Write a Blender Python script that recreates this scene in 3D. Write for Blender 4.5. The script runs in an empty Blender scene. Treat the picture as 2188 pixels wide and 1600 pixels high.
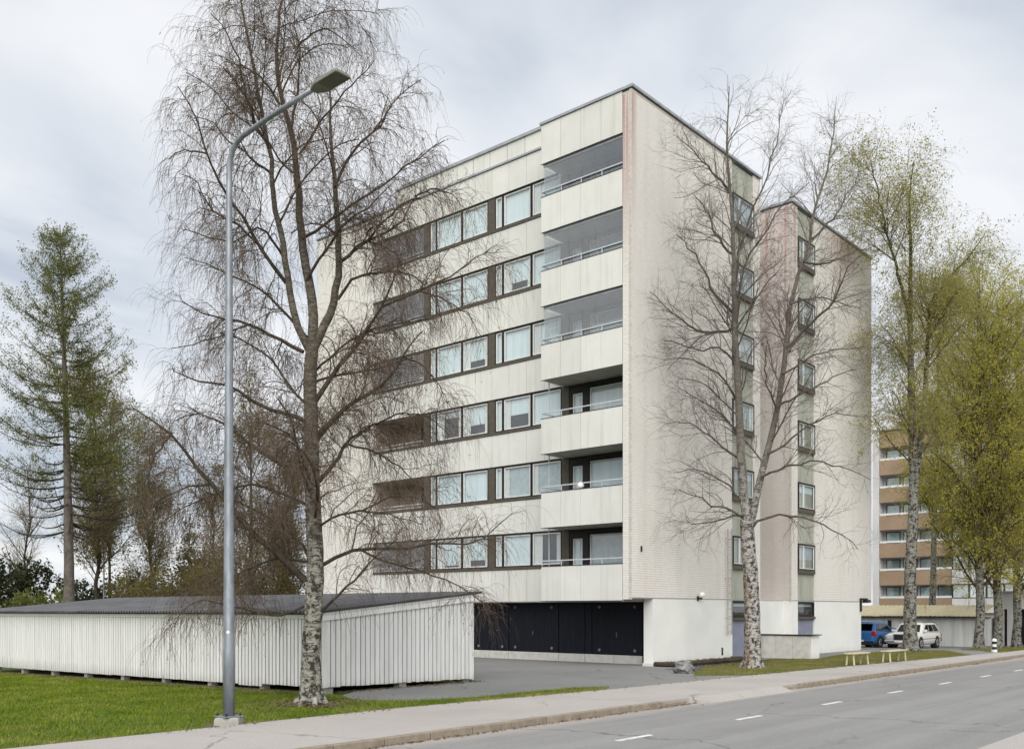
import bpy, bmesh, math, random
import numpy as np
from mathutils import Vector, Matrix

random.seed(7)
C = bpy.context.scene.collection
sc = bpy.context.scene

# ------------------------------------------------------------------ camera
# world axes: +X runs along the street (to the right, away), +Y runs from the street into the plot
CAM_H, FPX, CXP, HYP = 2.0, 2060.0, 1094.0, 1304.0
YAW = math.atan(2344.0 / FPX)                       # angle between view direction and +Y
FW = (math.sin(YAW), math.cos(YAW)); RT = (math.cos(YAW), -math.sin(YAW))
cam = bpy.data.cameras.new('camera'); camo = bpy.data.objects.new('camera', cam); C.objects.link(camo)
camo.location = (0, 0, CAM_H); camo.rotation_euler = (math.pi / 2, 0, -YAW)
cam.sensor_width = 36; cam.lens = 36 * FPX / 2188; cam.shift_y = (HYP - 800) / 2188
cam.clip_end = 3000; cam.clip_start = 0.1
sc.camera = camo

# ------------------------------------------------------------------ world, sun, exposure
SUN_EL, SUN_AZ = math.radians(40), YAW + math.pi + 0.05   # azimuth from +Y clockwise; behind the camera, to its right
w = bpy.data.worlds.new('World'); sc.world = w; w.use_nodes = True
nt = w.node_tree; N = nt.nodes; L = nt.links; N.clear()
out = N.new('ShaderNodeOutputWorld')
sky = N.new('ShaderNodeTexSky'); sky.sky_type = 'NISHITA'; sky.sun_disc = False
sky.sun_elevation = SUN_EL; sky.sun_rotation = SUN_AZ
bg1 = N.new('ShaderNodeBackground'); bg1.inputs['Strength'].default_value = 0.05
L.new(sky.outputs[0], bg1.inputs[0])
tc = N.new('ShaderNodeTexCoord'); sep = N.new('ShaderNodeSeparateXYZ'); L.new(tc.outputs['Generated'], sep.inputs[0])
def wm(op, a, b, clamp=False):
    m = N.new('ShaderNodeMath'); m.operation = op; m.use_clamp = clamp
    for i, v in enumerate((a, b)):
        if isinstance(v, (int, float)): m.inputs[i].default_value = v
        else: L.new(v, m.inputs[i])
    return m.outputs[0]
zz = wm('ADD', wm('MAXIMUM', sep.outputs['Z'], 0.0), 0.22)
cmb = N.new('ShaderNodeCombineXYZ')
L.new(wm('DIVIDE', sep.outputs['X'], zz), cmb.inputs[0]); L.new(wm('DIVIDE', sep.outputs['Y'], zz), cmb.inputs[1])
n1 = N.new('ShaderNodeTexNoise'); n1.inputs['Scale'].default_value = 1.3; n1.inputs['Detail'].default_value = 6
n1.inputs['Roughness'].default_value = 0.5; n1.inputs['Distortion'].default_value = 0.5
mp = N.new('ShaderNodeMapping'); mp.inputs['Location'].default_value = (7.3, 1.1, 0.0); mp.inputs['Rotation'].default_value = (0, 0, 0.5)
mp.inputs['Scale'].default_value = (1.0, 1.45, 1.0)
L.new(cmb.outputs[0], mp.inputs[0]); L.new(mp.outputs[0], n1.inputs['Vector'])
rp = N.new('ShaderNodeValToRGB'); cr = rp.color_ramp
cr.elements[0].position = 0.33; cr.elements[0].color = (0.238, 0.262, 0.30, 1)
cr.elements[1].position = 0.62; cr.elements[1].color = (0.405, 0.41, 0.42, 1)
e = cr.elements.new(0.46); e.color = (0.325, 0.342, 0.366, 1)
L.new(n1.outputs[0], rp.inputs[0])
bg2 = N.new('ShaderNodeBackground'); bg2.inputs['Strength'].default_value = 1.0; L.new(rp.outputs[0], bg2.inputs[0])
mx = N.new('ShaderNodeMixShader'); mx.inputs[0].default_value = 0.9
L.new(bg1.outputs[0], mx.inputs[1]); L.new(bg2.outputs[0], mx.inputs[2]); L.new(mx.outputs[0], out.inputs[0])

sl = bpy.data.lights.new('sun', 'SUN'); sl.energy = 1.5; sl.angle = math.radians(65); sl.color = (1.0, 0.97, 0.92)
so = bpy.data.objects.new('sun', sl); C.objects.link(so)
sd = Vector((math.sin(SUN_AZ) * math.cos(SUN_EL), math.cos(SUN_AZ) * math.cos(SUN_EL), math.sin(SUN_EL)))
so.rotation_euler = sd.to_track_quat('Z', 'Y').to_euler(); so.location = (0, -20, 30)
sc.view_settings.view_transform = 'Standard'; sc.view_settings.look = 'None'
sc.view_settings.exposure = 1.28; sc.view_settings.gamma = 1.0; sc.view_settings.use_curve_mapping = False
sc.cycles.max_bounces = 6; sc.cycles.transparent_max_bounces = 12; sc.cycles.diffuse_bounces = 3

# ------------------------------------------------------------------ helpers
def at(px, py, d):
    a = (px - CXP) / FPX
    return np.array([(FW[0] + RT[0] * a) * d, (FW[1] + RT[1] * a) * d, CAM_H + (HYP - py) / FPX * d])

WL = {}                                             # world location of every parent
def link(o, parent=None, loc=(0, 0, 0)):
    C.objects.link(o)
    loc = Vector(loc)
    if parent is not None:
        o.parent = parent; o.location = loc - WL[parent.name]
    else: o.location = loc
    WL[o.name] = loc
    return o
def tag(o, label=None, cat=None, group=None, kind=None):
    if label: o['label'] = label
    if cat: o['category'] = cat
    if group: o['group'] = group
    if kind: o['kind'] = kind
    return o
def thing(name, label, cat, loc, group=None):
    o = bpy.data.objects.new(name, None); o.empty_display_size = 0.3
    link(o, None, loc); return tag(o, label, cat, group)

class MB:
    def __init__(s): s.v = []; s.f = []; s.m = []; s.mats = []
    def add(s, vs, fs, mi=0):
        b = len(s.v); s.v += [tuple(map(float, p)) for p in vs]; s.f += [tuple(i + b for i in f) for f in fs]; s.m += [mi] * len(fs); return s
    def box(s, x0, x1, y0, y1, z0, z1, mi=0):
        return s.add([(x, y, z) for z in (z0, z1) for y in (y0, y1) for x in (x0, x1)],
                     [(0, 2, 3, 1), (4, 5, 7, 6), (0, 1, 5, 4), (1, 3, 7, 5), (3, 2, 6, 7), (2, 0, 4, 6)], mi)
    def prism(s, poly, z0, z1, mi=0):               # poly counter-clockwise in xy
        n = len(poly)
        vs = [(x, y, z0) for x, y in poly] + [(x, y, z1) for x, y in poly]
        fs = [tuple(reversed(range(n))), tuple(range(n, 2 * n))] + [(i, (i + 1) % n, n + (i + 1) % n, n + i) for i in range(n)]
        return s.add(vs, fs, mi)
    def tube(s, pts, rad, sides=8, cap=True, mi=0):
        pts = [Vector(p) for p in pts]; n = len(pts)
        if not hasattr(rad, '__len__'): rad = [rad] * n
        ref = None; vs = []
        for i, p in enumerate(pts):
            t = (pts[min(i + 1, n - 1)] - pts[max(i - 1, 0)]).normalized()
            if ref is None: ref = Vector((0, 0, 1)) if abs(t.z) < 0.9 else Vector((1, 0, 0))
            u = t.cross(ref).normalized(); v = t.cross(u)
            ref = v.cross(t) if False else ref
            for k in range(sides):
                a = 2 * math.pi * k / sides
                vs.append(p + (u * math.cos(a) + v * math.sin(a)) * rad[i])
        fs = [(i * sides + k, i * sides + (k + 1) % sides, (i + 1) * sides + (k + 1) % sides, (i + 1) * sides + k) for i in range(n - 1) for k in range(sides)]
        if cap: fs += [tuple(reversed(range(sides))), tuple(range((n - 1) * sides, n * sides))]
        return s.add(vs, fs, mi)
    def lathe(s, prof, cx=0, cy=0, sides=16, mi=0):   # prof: list of (r, z)
        vs = []; n = len(prof)
        for r, z in prof:
            for k in range(sides):
                a = 2 * math.pi * k / sides; vs.append((cx + r * math.cos(a), cy + r * math.sin(a), z))
        fs = [(i * sides + k, i * sides + (k + 1) % sides, (i + 1) * sides + (k + 1) % sides, (i + 1) * sides + k) for i in range(n - 1) for k in range(sides)]
        fs += [tuple(reversed(range(sides))), tuple(range((n - 1) * sides, n * sides))]
        return s.add(vs, fs, mi)
    def mesh(s, name, mats, smooth=False, bevel=0):
        me = bpy.data.meshes.new(name); me.from_pydata(s.v, [], s.f)
        for m in (mats if isinstance(mats, (list, tuple)) else [mats]): me.materials.append(m)
        if any(s.m): me.polygons.foreach_set('material_index', s.m)
        if bevel:
            bm = bmesh.new(); bm.from_mesh(me); bmesh.ops.recalc_face_normals(bm, faces=bm.faces)
            bmesh.ops.bevel(bm, geom=list(bm.edges), offset=bevel, segments=1, affect='EDGES', clamp_overlap=True)
            bm.to_mesh(me); bm.free()
        else:
            bm = bmesh.new(); bm.from_mesh(me); bmesh.ops.recalc_face_normals(bm, faces=bm.faces); bm.to_mesh(me); bm.free()
        if smooth: me.polygons.foreach_set('use_smooth', [True] * len(me.polygons))
        me.update(); return me
    def build(s, name, mats, parent=None, loc=None, smooth=False, bevel=0):
        """vertices are world coordinates unless loc is given (then they are local to loc)"""
        me = s.mesh(name, mats, smooth, bevel)
        if loc is None:
            loc = WL[parent.name] if parent is not None else Vector((0, 0, 0))
            me.transform(Matrix.Translation(-Vector(loc)))
        return link(bpy.data.objects.new(name, me), parent, loc)

def np_mesh(name, verts, faces, mat, smooth=False):
    verts = np.asarray(verts, np.float32).reshape(-1, 3); faces = np.asarray(faces, np.int32); k = faces.shape[1]
    me = bpy.data.meshes.new(name); me.vertices.add(len(verts)); me.vertices.foreach_set('co', verts.ravel())
    me.loops.add(faces.size); me.loops.foreach_set('vertex_index', faces.ravel())
    me.polygons.add(len(faces)); me.polygons.foreach_set('loop_start', np.arange(0, faces.size, k, dtype=np.int32))
    me.update(calc_edges=True); me.materials.append(mat)
    me.polygons.foreach_set('use_smooth', np.full(len(faces), bool(smooth)))
    return me
def np_obj(name, verts, faces, mat, parent, smooth=False):
    base = np.array(WL[parent.name]) if parent is not None else np.zeros(3)
    me = np_mesh(name, np.asarray(verts) - base, faces, mat, smooth)
    return link(bpy.data.objects.new(name, me), parent, Vector(base))

BOXC = {}
def piece(name, dx, dy, dz, mat, parent, centre, bevel=0.006, rz=0):
    """a bevelled box that shares its mesh with every alike piece"""
    key = (name, round(dx, 4), round(dy, 4), round(dz, 4), mat.name, bevel)
    if key not in BOXC:
        BOXC[key] = MB().box(-dx / 2, dx / 2, -dy / 2, dy / 2, -dz / 2, dz / 2).mesh(name, mat, bevel=bevel)
    o = link(bpy.data.objects.new(name, BOXC[key]), parent, centre); o.rotation_euler.z = rz; return o

# ------------------------------------------------------------------ materials
MATS = {}
class NT:
    def __init__(s, name, rough=0.7, metal=0, spec=0.3):
        m = bpy.data.materials.new(name); m.use_nodes = True; s.m = m; s.t = m.node_tree; s.N = s.t.nodes; s.L = s.t.links
        s.b = s.N['Principled BSDF']; s.b.inputs['Roughness'].default_value = rough; s.b.inputs['Metallic'].default_value = metal
        s.b.inputs['Specular IOR Level'].default_value = spec
        s.co = s.N.new('ShaderNodeTexCoord').outputs['Object']; MATS[name] = m
        s.wp = s.N.new('ShaderNodeNewGeometry').outputs['Position']
    def map(s, scale=(1, 1, 1), world=False, loc=(0, 0, 0)):
        n = s.N.new('ShaderNodeMapping'); n.inputs['Scale'].default_value = scale; n.inputs['Location'].default_value = loc
        s.L.new(s.wp if world else s.co, n.inputs[0]); return n.outputs[0]
    def noise(s, vec, scale, detail=4, rough=0.55, dist=0):
        n = s.N.new('ShaderNodeTexNoise'); n.inputs['Scale'].default_value = scale; n.inputs['Detail'].default_value = detail
        n.inputs['Roughness'].default_value = rough; n.inputs['Distortion'].default_value = dist; s.L.new(vec, n.inputs['Vector']); return n.outputs[0]
    def ramp(s, fac, stops):
        n = s.N.new('ShaderNodeValToRGB'); r = n.color_ramp
        while len(r.elements) < len(stops): r.elements.new(0.5)
        for e, (p, c) in zip(r.elements, stops):
            e.position = p; e.color = (c if hasattr(c, '__len__') else (c, c, c)) + (1,) if hasattr(c, '__len__') else (c, c, c, 1)
        s.L.new(fac, n.inputs[0]); return n.outputs[0]
    def mix(s, fac, a, b, mode='MIX'):
        n = s.N.new('ShaderNodeMix'); n.data_type = 'RGBA'; n.blend_type = mode
        for i, v in ((0, fac), (6, a), (7, b)):
            if isinstance(v, (int, float)): n.inputs[i].default_value = v
            elif isinstance(v, tuple): n.inputs[i].default_value = v + (1,)
            else: s.L.new(v, n.inputs[i])
        return n.outputs[2]
    def math(s, op, a, b=0.0, clamp=False):
        n = s.N.new('ShaderNodeMath'); n.operation = op; n.use_clamp = clamp
        for i, v in ((0, a), (1, b)):
            if isinstance(v, (int, float)): n.inputs[i].default_value = v
            else: s.L.new(v, n.inputs[i])
        return n.outputs[0]
    def xyz(s, world=True):
        n = s.N.new('ShaderNodeSeparateXYZ'); s.L.new(s.wp if world else s.co, n.inputs[0]); return n.outputs
    def tone(s, col, amt):                           # each piece a little lighter or darker than the next
        o = s.N.new('ShaderNodeObjectInfo'); return s.mix(1.0, col, s.ramp(o.outputs['Random'], [(0.0, 1 - amt), (1.0, 1.0)]), 'MULTIPLY')
    def rng(s, v, a, b, c=0.0, d=1.0):
        n = s.N.new('ShaderNodeMapRange'); s.L.new(v, n.inputs[0])
        for i, x in enumerate((a, b, c, d)): n.inputs[i + 1].default_value = x
        return n.outputs[0]
    def color(s, c):
        if isinstance(c, tuple): s.b.inputs['Base Color'].default_value = c + (1,)
        else: s.L.new(c, s.b.inputs['Base Color'])
        return s
    def bump(s, h, strength=0.3, dist=0.01):
        n = s.N.new('ShaderNodeBump'); n.inputs['Strength'].default_value = strength; n.inputs['Distance'].default_value = dist
        s.L.new(h, n.inputs['Height']); s.L.new(n.outputs[0], s.b.inputs['Normal']); return s

def mottled(name, c, var=0.12, scale=6, rough=0.75, bump=0.0, metal=0, spec=0.3, world=True):
    t = NT(name, rough, metal, spec)
    f = t.noise(t.map(world=world), scale, 5)
    lo = tuple(max(0, x * (1 - var)) for x in c); hi = tuple(min(1, x * (1 + var)) for x in c)
    t.color(t.ramp(f, [(0.3, lo), (0.7, hi)]))
    if bump: t.bump(t.noise(t.map(world=world), scale * 12, 3), bump, 0.01)
    return t.m

def mk_materials():
    # precast facade panels: pale stone grit, faint grey-green run-off streaks
    t = NT('panel', 0.85)
    base = t.ramp(t.noise(t.map(world=True), 1.1, 5), [(0.3, (0.63, 0.622, 0.582)), (0.7, (0.70, 0.692, 0.652))])
    grit = t.noise(t.map(world=True), 60, 2)
    base = t.mix(0.25, base, t.ramp(grit, [(0.35, (0.54, 0.532, 0.495)), (0.65, (0.74, 0.732, 0.695))]))
    st = t.noise(t.map((3.2, 3.2, 0.25), world=True), 1.6, 4)
    base = t.mix(t.math('MULTIPLY', t.rng(st, 0.52, 0.75), 0.36), base, (0.44, 0.44, 0.33))
    t.color(t.tone(base, 0.07)).bump(grit, 0.25, 0.004)
    # painted brick, yellowish white with pinkish algae patches
    def brick(name, c, pink_amt):
        t = NT(name, 0.85)
        x = t.noise(t.map((3.7, 3.7, 11.8), world=True), 1.0, 1)
        b = t.ramp(x, [(0.3, tuple(v * 0.955 for v in c)), (0.7, tuple(v * 1.03 for v in c))])
        p = t.noise(t.map((0.55, 0.55, 0.22), world=True), 1.0, 5)
        b = t.mix(t.math('MULTIPLY', t.rng(p, 0.48, 0.72), pink_amt), b, (0.52, 0.40, 0.375))
        big = t.noise(t.map((0.28, 0.28, 0.2), world=True), 1.0, 3)
        b = t.mix(t.math('MULTIPLY', t.rng(big, 0.42, 0.66), 0.18), b, tuple(v * 0.8 for v in c))
        s2 = t.noise(t.map((1.6, 1.6, 0.12), world=True), 1.0, 3)
        b = t.mix(t.math('MULTIPLY', t.rng(s2, 0.5, 0.8), 0.35), b, (0.40, 0.37, 0.31))
        # red algae runs below the roof edge at the street corner and near the far end
        q = t.xyz()
        run = t.noise(t.map((9, 9, 0.12), world=True), 1.0, 3)
        near = t.math('MULTIPLY', t.rng(q[0], 28.62, 28.3), t.rng(q[2], 13.5, 19.6))
        far = t.math('MULTIPLY', t.math('MULTIPLY', t.rng(q[0], 44.6, 45.4), t.rng(q[0], 48.4, 47.4)), t.rng(q[2], 18.0, 20.0))
        far2 = t.math('MULTIPLY', t.math('MULTIPLY', t.rng(q[0], 40.0, 40.9), t.rng(q[0], 41.9, 41.4)), t.rng(q[2], 9.0, 19.5, 0.0, 0.8))
        m = t.math('MAXIMUM', t.math('MAXIMUM', near, far), far2)
        b = t.mix(t.math('MULTIPLY', m, t.rng(run, 0.38, 0.6), True), b, (0.44, 0.28, 0.26))
        t.color(b).bump(t.noise(t.map(world=True), 70, 2), 0.2, 0.003)
    brick('brick', (0.725, 0.70, 0.655), 0.17)
    brick('brick_shaft_shaded', (0.63, 0.59, 0.56), 0.34)  # darker base paints in the shade of the recess; pinker with algae too
    mottled('mortar', (0.50, 0.465, 0.415), 0.15, 9, 0.95)
    t = NT('white_render', 0.9)
    b = t.ramp(t.noise(t.map(world=True), 0.9, 6), [(0.3, (0.69, 0.69, 0.66)), (0.7, (0.76, 0.76, 0.73))])
    g = t.rng(t.math('ADD', t.xyz()[2], t.math('MULTIPLY', t.noise(t.map(world=True), 3, 4), 0.5)), 0.55, 0.15)
    t.color(t.mix(t.math('MULTIPLY', g, 0.45), b, (0.42, 0.41, 0.36))).bump(t.noise(t.map(world=True), 45, 4), 0.3, 0.006)
    t = NT('green_render', 0.9)
    b = t.noise(t.map((2.5, 2.5, 0.5), world=True), 1.3, 5)
    t.color(t.ramp(b, [(0.3, (0.30, 0.31, 0.25)), (0.7, (0.42, 0.43, 0.37))])).bump(t.noise(t.map(world=True), 45, 4), 0.2, 0.004)
    mottled('blue_render', (0.215, 0.23, 0.29), 0.1, 3, 0.85, 0.2)
    mottled('brown_frame', (0.085, 0.073, 0.055), 0.18, 5, 0.5)
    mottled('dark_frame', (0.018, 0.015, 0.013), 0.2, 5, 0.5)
    mottled('white_paint', (0.68, 0.68, 0.67), 0.05, 5, 0.5)
    mottled('coping', (0.37, 0.385, 0.40), 0.14, 2.5, 0.45, 0.1, 0.4)
    mottled('soffit', (0.40, 0.39, 0.34), 0.14, 2, 0.9)
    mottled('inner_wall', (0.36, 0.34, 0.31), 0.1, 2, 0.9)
    mottled('loggia_wall', (0.43, 0.36, 0.30), 0.2, 2, 0.9)
    mottled('railing', (0.52, 0.56, 0.59), 0.06, 6, 0.4, 0, 0.2)
    mottled('room', (0.045, 0.047, 0.05), 0.4, 1.3, 0.9)
    t = NT('blind', 0.9)
    f = t.noise(t.map((6.0, 6.0, 0.4), world=True), 1.0, 3)
    t.color(t.ramp(f, [(0.25, (0.60, 0.67, 0.69)), (0.75, (0.74, 0.80, 0.82))]))
    mottled('curtain', (0.66, 0.66, 0.64), 0.1, 9, 0.9)
    mottled('grey_blind', (0.45, 0.50, 0.52), 0.14, 5, 0.9)
    def glass(name, tint, refl):
        m = bpy.data.materials.new(name); m.use_nodes = True; t_ = m.node_tree; n = t_.nodes; n.clear()
        o = n.new('ShaderNodeOutputMaterial'); tr = n.new('ShaderNodeBsdfTransparent'); tr.inputs[0].default_value = tint + (1,)
        gl = n.new('ShaderNodeBsdfGlossy'); gl.inputs['Roughness'].default_value = 0.02
        # Schlick reflectance, the same on both faces of a pane
        ge = n.new('ShaderNodeNewGeometry'); dt = n.new('ShaderNodeVectorMath'); dt.operation = 'DOT_PRODUCT'
        t_.links.new(ge.outputs['Normal'], dt.inputs[0]); t_.links.new(ge.outputs['Incoming'], dt.inputs[1])
        ab = n.new('ShaderNodeMath'); ab.operation = 'ABSOLUTE'; t_.links.new(dt.outputs['Value'], ab.inputs[0])
        om = n.new('ShaderNodeMath'); om.operation = 'SUBTRACT'; om.inputs[0].default_value = 1.0; t_.links.new(ab.outputs[0], om.inputs[1])
        fr = n.new('ShaderNodeMath'); fr.operation = 'POWER'; fr.inputs[1].default_value = 5.0; t_.links.new(om.outputs[0], fr.inputs[0])
        ad = n.new('ShaderNodeMath'); ad.operation = 'MULTIPLY_ADD'; ad.inputs[1].default_value = 0.9; ad.inputs[2].default_value = refl; ad.use_clamp = True
        mixn = n.new('ShaderNodeMixShader')
        # slightly wavy panes
        bp = n.new('ShaderNodeBump'); bp.inputs['Strength'].default_value = 0.012; bp.inputs['Distance'].default_value = 0.05
        tc = n.new('ShaderNodeTexCoord'); nz = n.new('ShaderNodeTexNoise'); nz.inputs['Scale'].default_value = 1.3
        t_.links.new(tc.outputs['Object'], nz.inputs['Vector']); t_.links.new(nz.outputs[0], bp.inputs['Height'])
        t_.links.new(bp.outputs[0], gl.inputs['Normal'])
        t_.links.new(fr.outputs[0], ad.inputs[0]); t_.links.new(ad.outputs[0], mixn.inputs[0])
        t_.links.new(tr.outputs[0], mixn.inputs[1]); t_.links.new(gl.outputs[0], mixn.inputs[2]); t_.links.new(mixn.outputs[0], o.inputs[0])
        MATS[name] = m
    glass('pane_glass', (0.93, 0.97, 0.97), 0.16)
    glass('balcony_glass', (0.95, 0.97, 0.97), 0.17)
    glass('car_glass', (0.10, 0.11, 0.12), 0.06)
    # ---- ground
    def asphalt(name, c, speck, stripe, crack=True, dirty=None):
        t = NT(name, 0.9)
        b = t.ramp(t.noise(t.map(world=True), 0.35, 6, 0.6), [(0.3, tuple(v * 0.76 for v in c)), (0.5, c), (0.7, tuple(v * 1.14 for v in c))])
        spot = t.noise(t.map(world=True), 2.6, 4, 0.6)
        b = t.mix(t.math('MULTIPLY', t.rng(spot, 0.56, 0.68), 0.35), b, tuple(v * 0.7 for v in c))
        if stripe:
            s_ = t.noise(t.map((0.05, 1.5, 1), world=True), 1.0, 4, 0.6)
            b = t.mix(0.55, b, t.ramp(s_, [(0.35, tuple(v * 0.64 for v in c)), (0.65, tuple(v * 1.3 for v in c))]))
        fine = t.noise(t.map(world=True), 48, 3, 0.7)
        b = t.mix(speck, b, t.ramp(fine, [(0.35, tuple(v * 0.55 for v in c)), (0.68, tuple(min(1, v * 1.5) for v in c))]))
        if dirty:
            y0, y1, dc = dirty
            yy = t.math('ADD', t.xyz()[1], t.math('MULTIPLY', t.math('SUBTRACT', t.noise(t.map((0.6, 2, 1), world=True), 1.5, 5), 0.5), 0.55))
            b = t.mix(t.math('MULTIPLY', t.rng(yy, y0, y1), 0.8), b, dc)
        if crack:
            v = t.N.new('ShaderNodeTexVoronoi'); v.feature = 'DISTANCE_TO_EDGE'; v.inputs['Scale'].default_value = 0.22
            wv = t.N.new('ShaderNodeVectorMath'); wv.operation = 'ADD'
            nn = t.N.new('ShaderNodeTexNoise'); nn.inputs['Scale'].default_value = 1.2; nn.inputs['Detail'].default_value = 4
            t.L.new(t.wp, nn.inputs['Vector']); t.L.new(t.wp, wv.inputs[0]); t.L.new(nn.outputs['Color'], wv.inputs[1]); t.L.new(wv.outputs[0], v.inputs['Vector'])
            gate = t.rng(t.noise(t.map(world=True), 0.18, 2), 0.46, 0.56)
            b = t.mix(t.math('MULTIPLY', t.math('MULTIPLY', t.rng(v.outputs[0], 0.008, 0.003), gate), 0.6), b, tuple(x * 0.35 for x in c))
        t.color(b).bump(fine, 0.5, 0.006)
    asphalt('road_asphalt', (0.24, 0.237, 0.232), 0.42, True, True, (10.75, 11.4, (0.40, 0.355, 0.31)))
    asphalt('pavement_asphalt', (0.385, 0.358, 0.335), 0.5, False)
    asphalt('yard_asphalt', (0.205, 0.204, 0.198), 0.42, False)
    t = NT('soil', 0.95)
    b = t.ramp(t.noise(t.map(world=True), 3, 6), [(0.3, (0.075, 0.055, 0.036)), (0.7, (0.19, 0.15, 0.10))])
    t.color(b).bump(t.noise(t.map(world=True), 30, 4), 0.8, 0.03)
    t = NT('lawn_soil', 0.95)
    b = t.ramp(t.noise(t.map(world=True), 0.8, 6), [(0.3, (0.055, 0.085, 0.010)), (0.6, (0.10, 0.14, 0.016)), (0.8, (0.15, 0.15, 0.04))])
    f = t.noise(t.map(world=True), 35, 3)
    t.color(t.mix(0.4, b, t.ramp(f, [(0.3, (0.025, 0.05, 0.006)), (0.7, (0.14, 0.19, 0.03))]))).bump(f, 0.9, 0.04)
    t = NT('dry_lawn', 0.95)
    b = t.ramp(t.noise(t.map(world=True), 0.7, 6), [(0.3, (0.08, 0.10, 0.018)), (0.5, (0.14, 0.14, 0.04)), (0.62, (0.20, 0.16, 0.085)), (0.75, (0.17, 0.125, 0.08))])
    f = t.noise(t.map(world=True), 30, 3)
    t.color(t.mix(0.4, b, t.ramp(f, [(0.3, (0.05, 0.06, 0.012)), (0.7, (0.18, 0.19, 0.06))]))).bump(f, 0.9, 0.04)
    def grass(name, a, b_, c):
        t = NT(name, 1.0, 0, 0.04)
        t.color(t.ramp(t.math('ADD', t.math('MULTIPLY', t.noise(t.map(world=True), 0.9, 4), 0.55), t.math('MULTIPLY', t.noise(t.map(world=True), 21, 1), 0.45)), [(0.36, a), (0.50, b_), (0.66, c)]))
    grass('grass_green', (0.065, 0.105, 0.007), (0.135, 0.19, 0.013), (0.27, 0.25, 0.06))
    grass('straw', (0.16, 0.14, 0.05), (0.25, 0.21, 0.09), (0.34, 0.28, 0.14))
    grass('grass_dry', (0.10, 0.115, 0.02), (0.16, 0.155, 0.045), (0.27, 0.22, 0.11))
    mottled('kerb_stone', (0.255, 0.215, 0.165), 0.22, 5, 0.9, 0.4)
    t = NT('road_paint', 0.8)
    wn = t.noise(t.map(world=True), 16, 5, 0.7)
    t.color(t.mix(t.rng(wn, 0.52, 0.62), t.ramp(t.noise(t.map(world=True), 3, 3), [(0.3, (0.60, 0.60, 0.57)), (0.7, (0.74, 0.74, 0.72))]), (0.30, 0.30, 0.29)))
    mottled('concrete', (0.33, 0.32, 0.29), 0.16, 5, 0.9, 0.4)
    mottled('pale_concrete', (0.52, 0.51, 0.47), 0.12, 4, 0.9, 0.3)
    mottled('far_ground', (0.07, 0.085, 0.03), 0.3, 0.3, 0.95)
    # ---- shed
    t = NT('shed_board', 0.6)
    b = t.ramp(t.noise(t.map((5, 5, 0.8), world=True), 1.5, 5), [(0.3, (0.69, 0.685, 0.665)), (0.7, (0.79, 0.785, 0.765))])
    g = t.rng(t.math('ADD', t.xyz()[2], t.math('MULTIPLY', t.noise(t.map((8, 8, 1), world=True), 1, 4), 0.5)), 0.5, 0.12)
    t.color(t.tone(t.mix(t.math('MULTIPLY', g, 0.55), b, (0.33, 0.32, 0.26)), 0.10))
    mottled('roof_sheet', (0.098, 0.100, 0.106), 0.25, 1.2, 0.8, 0.2)
    mottled('void', (0.01, 0.01, 0.01), 0.2, 2, 0.95)
    t = NT('garage_door', 0.6)
    t.color(t.ramp(t.noise(t.map((8, 8, 0.6), world=True), 1.2, 4), [(0.3, (0.0028, 0.0035, 0.007)), (0.7, (0.006, 0.008, 0.016))]))
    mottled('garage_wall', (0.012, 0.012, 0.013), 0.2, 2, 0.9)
    # ---- metal etc.
    t = NT('galvanised', 0.5, 0.55)
    t.color(t.ramp(t.noise(t.map((6, 6, 1.6), world=True), 2.2, 5), [(0.3, (0.19, 0.21, 0.23)), (0.7, (0.31, 0.335, 0.36))]))
    mottled('lamp_head', (0.16, 0.16, 0.125), 0.12, 6, 0.5)
    mottled('lamp_lens', (0.11, 0.11, 0.085), 0.1, 6, 0.3)
    mottled('black_metal', (0.02, 0.02, 0.021), 0.2, 6, 0.5)
    mottled('thin_steel', (0.36, 0.35, 0.32), 0.1, 6, 0.6)
    mottled('hinge', (0.16, 0.155, 0.15), 0.2, 6, 0.7)
    mottled('globe', (0.80, 0.79, 0.75), 0.03, 3, 0.3)
    mottled('yellow_wood', (0.47, 0.435, 0.30), 0.16, 9, 0.7)
    mottled('old_timber', (0.055, 0.042, 0.03), 0.3, 5, 0.9, 0.3)
    mottled('litter', (0.13, 0.095, 0.055), 0.5, 9, 0.95)
    mottled('granite', (0.20, 0.20, 0.20), 0.6, 9, 0.95, 0.9)
    # ---- far buildings
    mottled('tan_panel', (0.30, 0.215, 0.145), 0.12, 0.6, 0.85)
    mottled('far_white', (0.55, 0.54, 0.53), 0.1, 0.5, 0.85)
    mottled('tan_roof', (0.62, 0.55, 0.36), 0.14, 0.8, 0.8)
    t = NT('stained_white', 0.9)
    st = t.noise(t.map((2.0, 2.0, 0.22), world=True), 1.0, 5)
    t.color(t.ramp(st, [(0.42, (0.72, 0.73, 0.72)), (0.75, (0.42, 0.42, 0.36))]))
    # ---- cars
    mottled('blue_paint', (0.028, 0.115, 0.30), 0.06, 3, 0.28, 0, 0.2, 0.6)
    mottled('cream_paint', (0.66, 0.65, 0.61), 0.04, 3, 0.3, 0, 0, 0.6)
    mottled('rubber', (0.016, 0.016, 0.017), 0.2, 8, 0.85)
    mottled('rim', (0.42, 0.43, 0.44), 0.1, 8, 0.35, 0, 0.6)
    mottled('chrome', (0.55, 0.56, 0.58), 0.05, 8, 0.2, 0, 0.9)
    mottled('red_lens', (0.35, 0.012, 0.012), 0.1, 8, 0.25)
    mottled('clear_lens', (0.55, 0.56, 0.56), 0.1, 8, 0.15)
    mottled('plate', (0.7, 0.7, 0.68), 0.03, 8, 0.5)
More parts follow.
